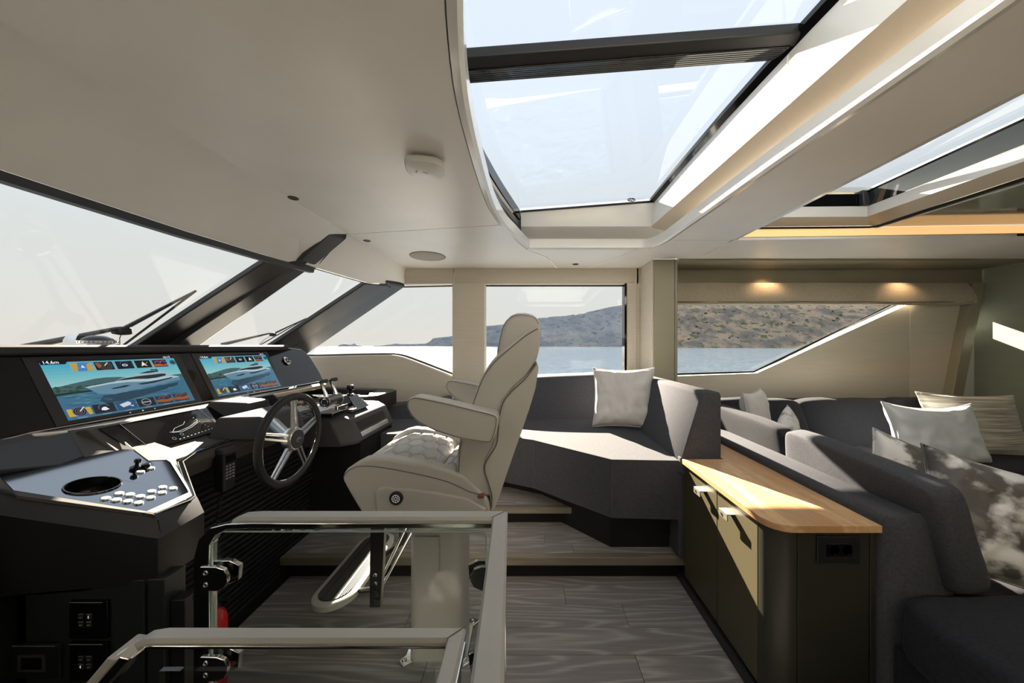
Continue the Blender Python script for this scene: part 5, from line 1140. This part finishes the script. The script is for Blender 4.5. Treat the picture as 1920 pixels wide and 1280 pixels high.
# ================================================================== L-SHAPED BENCH
be = thing('corner_bench', 'graphite upholstered corner bench with a faceted front behind the helm chair', 'sofa', (.1, 2.8, -1.1))
ZS_, ZU = -.673, -1.02
seat = [(-1.30, 2.62), (-.20, 2.56), (.03, 2.44), (.49, 2.02), (.880, 2.00), (.895, 3.20), (-1.50, 3.22), (-1.55, 2.95)]
obj('seat_block', G().slab(seat, [], XY, ZU, ZS_), M['cloth'], be, bevel=.028, seg=4)
seat2 = [(-1.25, 2.75), (-.17, 2.70), (.10, 2.56), (.507, 2.12), (.87, 2.12), (.87, 3.2), (-1.25, 3.2)]
obj('plinth', G().slab(seat2, [], XY, -1.25, ZU), M['matte'], be)
for x, y in ((.49, 2.018), (.03, 2.438)): obj('seam', G().tube([V(x, y, ZU + .02), V(x, y - .001, ZS_ - .02)], .0016, 5), M['stitch'], be)
# back along the side, rising towards the corner
prof_b = [(-1.56, -.60), (-1.30, -.585), (-.78, -.51), (-.30, -.37), (.0, -.31), (.50, -.285), (1.02, -.265)]
g = G(); rows = []
for x, z in smooth_curve(prof_b, 4):
    rows.append([V(x, 3.12, ZS_ - .06), V(x, 3.14, ZS_ + .0), V(x, 3.29, z - .03), V(x, 3.32, z - .006), V(x, 3.345, z), V(x, 3.60, z), V(x, 3.63, z - .02), V(x, 3.63, -1.0)])
obj('backrest', g.loft(rows), M['cloth'], be, ang=50)
# return of the back against the saloon
g = G(); rows = []
for y in (1.982, 1.995, 2.6, 3.3, 3.62):
    e = .012 if y == 1.982 else 0; zt = -.268
    rows.append([V(.865 + e, y, ZS_ - .06), V(.885 + e, y, ZS_), V(1.000 + e, y, zt - .02), V(1.012 + e, y, zt - .004 - e), V(1.03 + e, y, zt - e), V(1.095 - e, y, zt - e), V(1.112 - e, y, zt - .006 - e), V(1.120 - e, y, zt - .025), V(1.120 - e, y, -1.0)])
obj('backrest', g.loft(rows), M['cloth'], be, ang=50)
obj('end_panel', G().box(.882, 1.118, 1.99, 2.03, -1.0, ZS_ + .02), M['cloth'], be, bevel=.006)
obj('end_panel', G().box(.875, .917, 1.992, 2.12, -1.248, -.68), M['cloth'], be, bevel=.012, seg=3)

# ================================================================== CUSHIONS
def pillow(name, lab, o, ex, ey, w_, h_, th_, m, group=None, pipe=True, wr=.006, seed=0, cat='cushion', pinch=.10, sag=0.0):
    """scatter cushion centred on o; ex, ey: unit vectors across and up its face"""
    ex = Vector(ex).normalized(); ey = Vector(ey); ey = (ey - ex * ey.dot(ex)).normalized(); en = ex.cross(ey)
    t = thing(name, lab, cat, tuple(Vector(o) - ey * h_ / 2), group)
    def outline(u, v):
        x, y = 2*u-1, 2*v-1
        x2 = x * (1 - pinch * (1 - y*y) * 1.0 ) if True else x; y2 = y * (1 - pinch * (1 - x*x))
        y2 -= sag * (1 - x*x) * (1 if y > 0 else 0) * y
        return x2 * w_/2, y2 * h_/2
    def f(sgn):
        def q(u, v):
            x, y = outline(u, v); a, b = 2*u-1, 2*v-1
            k = max(0, (1 - a**4)) ** .5 * max(0, (1 - b**4)) ** .5
            p = Vector(o) + ex*x + ey*y + en * sgn * th_/2 * k
            wv = noise.noise(Vector((a*2.2, b*2.2, seed + sgn))) * 1.4 + noise.noise(Vector((a*5.5 + b*2, b*4.0 - a*2, seed*2 + sgn))) * .9
            # folds that run in from the corners and edges
            fd = math.sin(math.atan2(b, a) * 11 + seed) * (a*a + b*b) ** 1.2 * .5
            return p + en * sgn * wr * (wv + fd) * min(1, 6*(1-abs(a))) * min(1, 6*(1-abs(b)))
        return q
    g = G(); g.grid(f(1), 34, 30); g.grid(f(-1), 34, 30)
    obj('cover', g, M[m], t, ang=120)
    if pipe:
        per = [(k/24, 0) for k in range(24)] + [(1, k/24) for k in range(24)] + [(1-k/24, 1) for k in range(24)] + [(0, 1-k/24) for k in range(24)]
        g = G().tube([f(1)(u, v) + en*.0 for u, v in per], .0045, 6, closed=True); obj('piping', g, M[m], t)
    return t
pillow('scatter_cushion', 'off-white satin scatter cushion alone in the corner of the bench', (.78, 2.83, -.43), (.92, -.30, .02), (.02, .28, 1), .50, .50, .15, 'velvet', seed=2.0, wr=.012)

# ================================================================== SIDEBOARD
cab = thing('sideboard', 'olive lacquered low cabinet with oak top and two doors beside the sofa', 'cabinet', (1.09, 1.8, -1.4))
XL, XR_, YN, YF = .905, 1.278, 1.262, 2.42
def rnd_front(x0, x1, y0, y1, r, n=8):
    out = [(x1, y1), (1.126, y1), (1.126, 1.976), (x0, 1.976)]
    for k in range(n+1): a = math.pi + math.pi/2*k/n; out.append((x0 + r + r*math.cos(a), y0 + r + r*math.sin(a)))
    out += [(x1, y0)]
    return out
obj('worktop', G().slab(rnd_front(.886, 1.287, 1.243, YF, .085), [], XY, -.682, -.656), M['oak'], cab, bevel=.004, seg=3)
obj('carcass', G().slab(rnd_front(XL + .02, XR_, YN + .015, YF, .07), [], XY, -1.34, -.684), M['black'], cab)
obj('plinth', G().slab(rnd_front(XL + .02, XR_, YN + .02, YF, .06), [], XY, -1.4, -1.335), M['matte'], cab)
obj('plinth', G().box(XL - .012, XL + .02, 1.30, YF, -1.4, -1.345), M['black'], cab, bevel=.003)
dz0, dz1 = -1.335, -.690
for ya, yb in ((1.352, 1.640), (1.645, 1.985)):
    d = obj('door', G().box(XL, XL + .018, ya, yb, dz0, dz1), M['green'], cab, bevel=.002)
    hy_ = yb - .08 if yb < 1.7 else 1.80
    hy_ = (ya + yb)/2 + (.035 if ya < 1.5 else -.045)
    h = obj('handle', G().box(XL - .036, XL + .001, hy_ - .033, hy_ + .033, -.745, -.741), M['handle'], d, bevel=.0015)
    obj('handle', G().box(XL - .036, XL - .032, hy_ - .033, hy_ + .033, -.772, -.741), M['handle'], d, bevel=.0015)
    obj('lock', G().disc_profile((XL - .036, hy_ + .012, -.757), (-1, 0, 0), [(.006, 0), (.006, .003), (0, .003)], 12), M['gundk'], d)
g = G(); ring = []
for z in (dz0, dz1):
    pts = []
    for k in range(9): a = math.pi + math.pi/2*k/8; pts.append(V(XL + .085 + .085*math.cos(a), YN + .085 + .085*math.sin(a), z))
    pts2 = [V(XL + .085 + .070*math.cos(math.pi + math.pi/2*k/8), YN + .085 + .070*math.sin(math.pi + math.pi/2*k/8), z) for k in range(8, -1, -1)]
    ring.append(pts + pts2)
obj('corner_panel', g.loft(ring), M['darkend'], cab, ang=60)
obj('end_panel', G().box(.994, 1.258, YN, YN + .018, dz0, dz1), M['darkend'], cab, bevel=.002)
obj('end_strip', G().box(1.262, 1.280, YN, YN + .018, -1.4, dz1), M['darkend'], cab, bevel=.002)
so = thing('power_socket', 'black double power socket on the end of the sideboard', 'socket', (1.13, YN, -.79))
x0, x1 = fx(1529, YN), fx(1609, YN); z0, z1 = fz(1053, YN), fz(1003, YN)
obj('cover', G().box(x0, x1, YN - .009, YN, z0, z1), M['black'], so, bevel=.003)
obj('insert', G().box(x0+.032, x1-.032, YN - .0105, YN - .008, z0+.026, z1-.026), M['gloss'], so, bevel=.001)
for i in (0, 1):
    cx = x0 + .062 + i*.048; cz = (z0+z1)/2
    obj('outlet', G().disc_profile((cx, YN - .0105, cz), (0, -1, 0), [(.019, 0), (.019, .0006), (.017, -.004), (0, -.004)][:3] + [(0, -.003)], 24), M['matte'], so)
    for dx in (-.007, 0, .007): obj('pin_hole', G().disc_profile((cx+dx, YN - .011, cz), (0, -1, 0), [(.002, 0), (0, .0003)], 8), M['gloss'], so)
    obj('earth_clip', G().box(cx-.002, cx+.002, YN - .0125, YN - .0105, cz-.017, cz-.012), M['chrome'], so)

# ================================================================== SALOON SOFA
sf_ = thing('saloon_sofa', 'charcoal U-shaped saloon sofa running beside the oak-topped cabinet', 'sofa', (2.2, 2.2, -1.4))
def arm_prof(y, e=0): return [V(1.292+e, y, -1.36), V(1.292+e, y, -.64-e), V(1.30+e, y, -.625-e), V(1.315+e, y, -.618-e), V(1.44-e, y, -.618-e), V(1.475-e, y, -.635-e), V(1.50-e, y, -.68), V(1.56-e, y, -.93), V(1.58-e, y, -1.36)]
obj('back_frame', G().loft([arm_prof(1.236, .014), arm_prof(1.250), arm_prof(2.2), arm_prof(3.45)]), M['cloth'], sf_, ang=50)
obj('seam', G().tube([V(1.30, 1.252, -.625), V(1.44, 1.252, -.616)], .0014, 5), M['stitch'], sf_)
def bx(x0, x1, y0, y1, z0, z1): return [V(x0,y0,z0),V(x1,y0,z0),V(x1,y1,z0),V(x0,y1,z0),V(x0,y0,z1),V(x1,y0,z1),V(x1,y1,z1),V(x0,y1,z1)]
obj('seat_cushion', G().softbox(bx(1.275, 2.25, .30, 1.232, -1.10, -.875), n=16, p=9, amp=.006), M['clothdk'], sf_)
obj('seat_cushion', G().softbox(bx(1.54, 2.25, 1.215, 2.45, -1.10, -.885), n=16, p=12, amp=.004), M['clothdk'], sf_)
obj('seat_cushion', G().softbox(bx(1.54, 3.0, 2.43, 3.30, -1.12, -.885), n=16, p=12, amp=.004), M['clothdk'], sf_)
obj('seat_cushion', G().softbox(bx(2.95, 4.60, 2.40, 3.30, -1.12, -.885), n=16, p=12, amp=.004), M['clothdk'], sf_)
obj('base', G().box(1.32, 2.2, .4, 2.5, -1.38, -1.08), M['clothdk'], sf_, bevel=.01)
obj('base', G().box(1.6, 4.6, 2.50, 3.6, -1.38, -1.08), M['clothdk'], sf_, bevel=.01)
obj('back_frame', G().box(1.58, 4.7, 3.36, 3.68, -1.38, -.56), M['clothdk'], sf_, bevel=.02)
# loose back cushions
def bcush(c, lab, m, seed, amp=.014, bulge=.10, p=6.5, seamy=None):
    t = thing('back_cushion', lab, 'cushion', tuple(sum((Vector(q) for q in c[:4]), Vector()) / 4))
    g = G().softbox(c, n=18, p=p, amp=amp, bulge=bulge, seed=seed, fr=5); obj('cover', g, M[m], t, ang=120)
    if seamy: obj('piping', G().tube([Vector(q) for q in seamy], .0035, 6), M[m], t)
    return t
bcush([V(1.50,1.195,-.895),V(1.66,1.205,-.89),V(1.66,1.98,-.89),V(1.50,1.98,-.895),V(1.405,1.21,-.505),V(1.53,1.20,-.49),V(1.525,1.93,-.455),V(1.405,1.90,-.46)], 'long grey back cushion leaning beside the oak top, half in sun', 'cloth', 1.0, .010, .05, 11)
bcush([V(1.50,1.96,-.89),V(1.64,1.96,-.89),V(1.64,2.85,-.89),V(1.50,2.85,-.89),V(1.405,1.93,-.465),V(1.52,1.94,-.465),V(1.52,2.80,-.455),V(1.405,2.80,-.455)], 'dark back cushion just behind the bench end, beside the oak top', 'clothdk', 2.0, .010, .06, 9)
for i, (xa, xb, za, yo, lab) in enumerate(((1.72, 2.56, -.512, 0, 'charcoal back cushion along the window side, leftmost of the three'), (2.54, 3.48, -.515, 0, 'charcoal back cushion along the window side, middle of the three'), (3.36, 4.10, -.498, -.06, 'charcoal back cushion along the window side, behind the silver cushion'))):
    bcush([V(xa+.02,3.02+yo,-.90),V(xb-.02,3.02+yo,-.90),V(xb-.01,3.20+yo,-.90),V(xa+.01,3.20+yo,-.90),V(xa,3.22+yo,za),V(xb,3.22+yo,za),V(xb,3.36+yo,za),V(xa,3.36+yo,za)], lab, 'clothdk', 3.0 + i, .022, .07, 8)
# scatter cushions on the sofa
M['striped'] = mat('striped_linen', (.62, .585, .50), .75, var=.35, vscale=(2.5, 2.5, 75), sheen=.2, bump=.5, bscale=(5, 5, 90), bdist=.004, col2=(.26, .24, .20), detail=3)
M['floral'] = mat('inky_floral_satin', (.66, .65, .65), .40, var=.6, vscale=(6.5, 6.5, 8.5), sheen=.2, bump=.25, bscale=(8, 8, 8), bdist=.01, col2=(.075, .068, .068), detail=5)
M['floral'].node_tree.nodes['Color Ramp'].color_ramp.elements[0].position = .44; M['floral'].node_tree.nodes['Color Ramp'].color_ramp.elements[1].position = .54
pillow('scatter_cushion', 'silver satin oblong cushion leaning in front of the striped one', (3.17, 2.66, -.68), (1, .05, -.03), (0, .30, 1), .76, .47, .17, 'satin', seed=4.0, wr=.012, sag=.12)
pillow('scatter_cushion', 'beige striped linen cushion behind the silver one by the bulkhead', (3.72, 2.86, -.66), (1, -.06, -.03), (0, .28, 1), .78, .52, .15, 'striped', seed=5.0, wr=.006)
pillow('scatter_cushion', 'small white cushion propped up behind the dark cushion near the bench end', (1.72, 2.58, -.55), (.75, .66, 0), (-.16, .05, 1), .42, .42, .13, 'velvet', seed=6.0)
pillow('scatter_cushion', 'inky patterned cushion whose tip shows over the long grey cushion', (1.76, 2.30, -.66), (.70, .70, .25), (-.20, .05, 1), .40, .40, .12, 'floral', seed=7.0)
pillow('scatter_cushion', 'large grey and white floral satin cushion nearest the viewer on the sofa', (1.835, 1.30, -.685), (.80, -.30, -.22), (-.05, .50, 1), .52, .46, .16, 'floral', seed=8.0, wr=.012)
pillow('scatter_cushion', 'pale floral cushion lying behind the large floral one', (1.93, 1.66, -.70), (.75, -.25, -.30), (-.35, .40, .9), .50, .42, .13, 'floral', seed=11.0)

# ================================================================== STAIR RAILS
def rail_cap(g, path, w_, zt, tck=.022):
    """leather-wrapped cap with bevelled flanks; path: centre line with (x, y, z, half width)"""
    rings = []
    for i, (p, hw, nrm) in enumerate(path):
        n_ = Vector(nrm); z = Vector((0, 0, 1))
        rings.append([p - n_*hw - z*tck, p - n_*hw - z*(tck*.6), p - n_*hw*.76, p + n_*hw*.76, p + n_*hw - z*(tck*.6), p + n_*hw - z*tck])
    return g.loft(rings)
rl = thing('stair_rail', 'farther polished steel stair rail with taupe leather cap and glass panel', 'railing', (-.5, 1.0, -1.4), 'stair rails')
zt = -.495; o_, i_ = V(-.0645, 1.028, zt), V(-.1065, .984, zt)
mid = (o_ + i_) / 2; dg = (o_ - i_)
obj('cap', rail_cap(G(), [(V(-.865, 1.006, zt - .012), .014, (0, 1, 0)), (V(-.84, 1.006, zt - .002), .020, (0, 1, 0)), (V(-.80, 1.006, zt), .0225, (0, 1, 0)), (V(-.0855, 1.006, zt), .0225, tuple(dg / .045))], 0, zt, .0144), M['capleather'], rl, ang=25)
obj('cap', rail_cap(G(), [(V(-.0855, 1.006, zt), .0225, tuple(dg / .045)), (V(-.0735, .75, zt), .0235, (1, .04, 0)), (V(-.062, .50, zt), .0255, (1, .04, 0)), (V(-.052, .30, zt), .0255, (1, .04, 0))], 0, zt, .0144), M['capleather'], rl, ang=25)
obj('mitre_seam', G().tube([i_ + V(0, 0, .0012), o_ + V(0, 0, .0012)], .001, 4), M['stitch'], rl)
# steel frame under the cap, bent down into the post
fw = .018
g = G(); path = [V(-.095, .995, zt-.0225), V(-.80, .995, zt-.0225), V(-.87, .995, zt-.026), V(-.91, .995, zt-.040), V(-.935, .995, zt-.07), V(-.943, .995, zt-.12), V(-.943, .995, -1.46)]
rings = []
for k, p in enumerate(path):
    t = (path[min(k+1, len(path)-1)] - path[max(k-1, 0)]).normalized(); up = V(0, 1, 0); a = t.cross(up).normalized()
    hw = .008 if k < 3 else lerp(.008, .023, min(1, (k-2)/3))
    rings.append([p + a*hw - up*.014, p + a*hw + up*.014, p - a*hw + up*.014, p - a*hw - up*.014])
obj('frame', g.loft(rings), M['chrome'], rl, bevel=.003, seg=3)
obj('frame', G().loft([[V(-.085 + (.995-y)*.044 - .012, y, zt-.030), V(-.085 + (.995-y)*.044 + .022, y, zt-.030), V(-.085 + (.995-y)*.044 + .022, y, zt-.0145), V(-.085 + (.995-y)*.044 - .012, y, zt-.0145)] for y in (.995, .3)]), M['chrome'], rl, bevel=.003, seg=3)
obj('corner_post', G().box(-.092, -.066, .975, 1.005, -1.46, zt - .025), M['chrome'], rl, bevel=.004)
gp_ = [(-.918, -1.46), (-.918, -.56), (-.913, -.545), (-.898, -.538), (-.145, -.538), (-.130, -.545), (-.125, -.56), (-.125, -1.46)]
obj('glass_panel', G().slab(gp_, [], XZ, .990, 1.0), M['glassrail'], rl, ang=30)
obj('glass_edge', G().tube([V(x, .989, z) for x, z in gp_], .0024, 5), M['gedge'], rl)
obj('glass_panel', G().box(-.085, -.075, .35, .95, -1.46, -.55), M['glassrail'], rl)
obj('glass_edge', G().tube([V(-.08, .95, -1.4), V(-.08, .95, -.548), V(-.065, .35, -.548)], .0022, 5), M['gedge'], rl)
def clamp(x, z, flip, y=.975, par=rl):
    s = -1 if flip else 1
    c = obj('clamp', G().prism([V(x, y, z-.035), V(x + s*.048, y, z-.035), V(x + s*.070, y, z-.026), V(x + s*.080, y, z-.008), V(x + s*.080, y, z+.008), V(x + s*.070, y, z+.028), V(x + s*.048, y, z+.035), V(x, y, z+.035)], (0, .012, 0)), M['chrome'], par, bevel=.003, seg=3)
    obj('clamp_jaw', G().prism([V(x + s*.004, y+.028, z-.030), V(x + s*.06, y+.028, z-.034), V(x + s*.088, y+.028, z-.022), V(x + s*.092, y+.028, z+.022), V(x + s*.06, y+.028, z+.036), V(x + s*.004, y+.028, z+.034)], (0, .014, 0)), M['chrome'], c, bevel=.003)
    for dz in (-.017, .017): obj('screw', G().disc_profile((x + s*.017, y, z+dz), (0, -1, 0), [(.007, 0), (.0065, .002), (.004, .002), (.003, .0), (0, .0)], 14), M['alu'], c)
clamp(-.942, -.667, False); clamp(-.942, -.925, False)
clamp(-.088, -.667, True, .976); clamp(-.088, -.93, True, .976)
obj('pin', G().cyl(V(-.972, .99, -.735), V(-.962, .99, -.70), .004, 8), M['chrome'], rl)

rn = thing('stair_rail', 'nearer polished steel stair rail with sunlit taupe leather cap, sloping down at its left end', 'railing', (-.4, .58, -1.4), 'stair rails')
zt = -.4975; o_, i_ = V(-.112, .605, zt), V(-.140, .579, zt); dg = o_ - i_
obj('cap', rail_cap(G(), [(V(-.675, .592, zt - .012), .010, (0, 1, 0)), (V(-.66, .592, zt - .003), .012, (0, 1, 0)), (V(-.635, .592, zt), .014, (0, 1, 0)), (V(-.126, .592, zt), .014, tuple(dg / .028)), ], 0, zt, .011), M['capleather'], rn, ang=25)
obj('cap', rail_cap(G(), [(V(-.126, .592, zt), .014, tuple(dg / .028)), (V(-.125, .45, zt), .014, (1, 0, 0)), (V(-.122, .30, zt), .014, (1, 0, 0))], 0, zt, .011), M['capleather'], rn, ang=25)
obj('mitre_seam', G().tube([i_ + V(0, 0, .0012), o_ + V(0, 0, .0012)], .0009, 4), M['stitch'], rn)
obj('frame', G().box(-.665, -.14, .580, .600, zt - .0195, zt - .0115), M['chrome'], rn, bevel=.003, seg=3)
obj('frame', G().box(-.137, -.108, .30, .590, zt - .022, zt - .0115), M['chrome'], rn, bevel=.003, seg=3)
obj('frame', G().hexa([V(-.80, .562, -.655), V(-.775, .562, -.655), V(-.775, .592, -.655), V(-.80, .592, -.655), V(-.682, .562, zt-.012), V(-.655, .562, zt-.018), V(-.655, .592, zt-.018), V(-.682, .592, zt-.012)]), M['chrome'], rn, bevel=.004)
obj('cap', G().hexa([V(-.812, .558, -.655), V(-.798, .558, -.655), V(-.798, .596, -.655), V(-.812, .596, -.655), V(-.690, .558, zt-.012), V(-.673, .558, zt-.016), V(-.673, .604, zt-.012), V(-.690, .604, zt-.010)]), M['capleather'], rn, bevel=.003)
obj('post', G().box(-.139, -.116, .555, .588, -1.46, zt - .03), M['chrome'], rn, bevel=.004)
obj('glass_panel', G().slab([(-.62, -1.4), (-.62, -.545), (-.16, -.545), (-.16, -1.4)], [], XZ, .572, .580), M['glassrail'], rn)
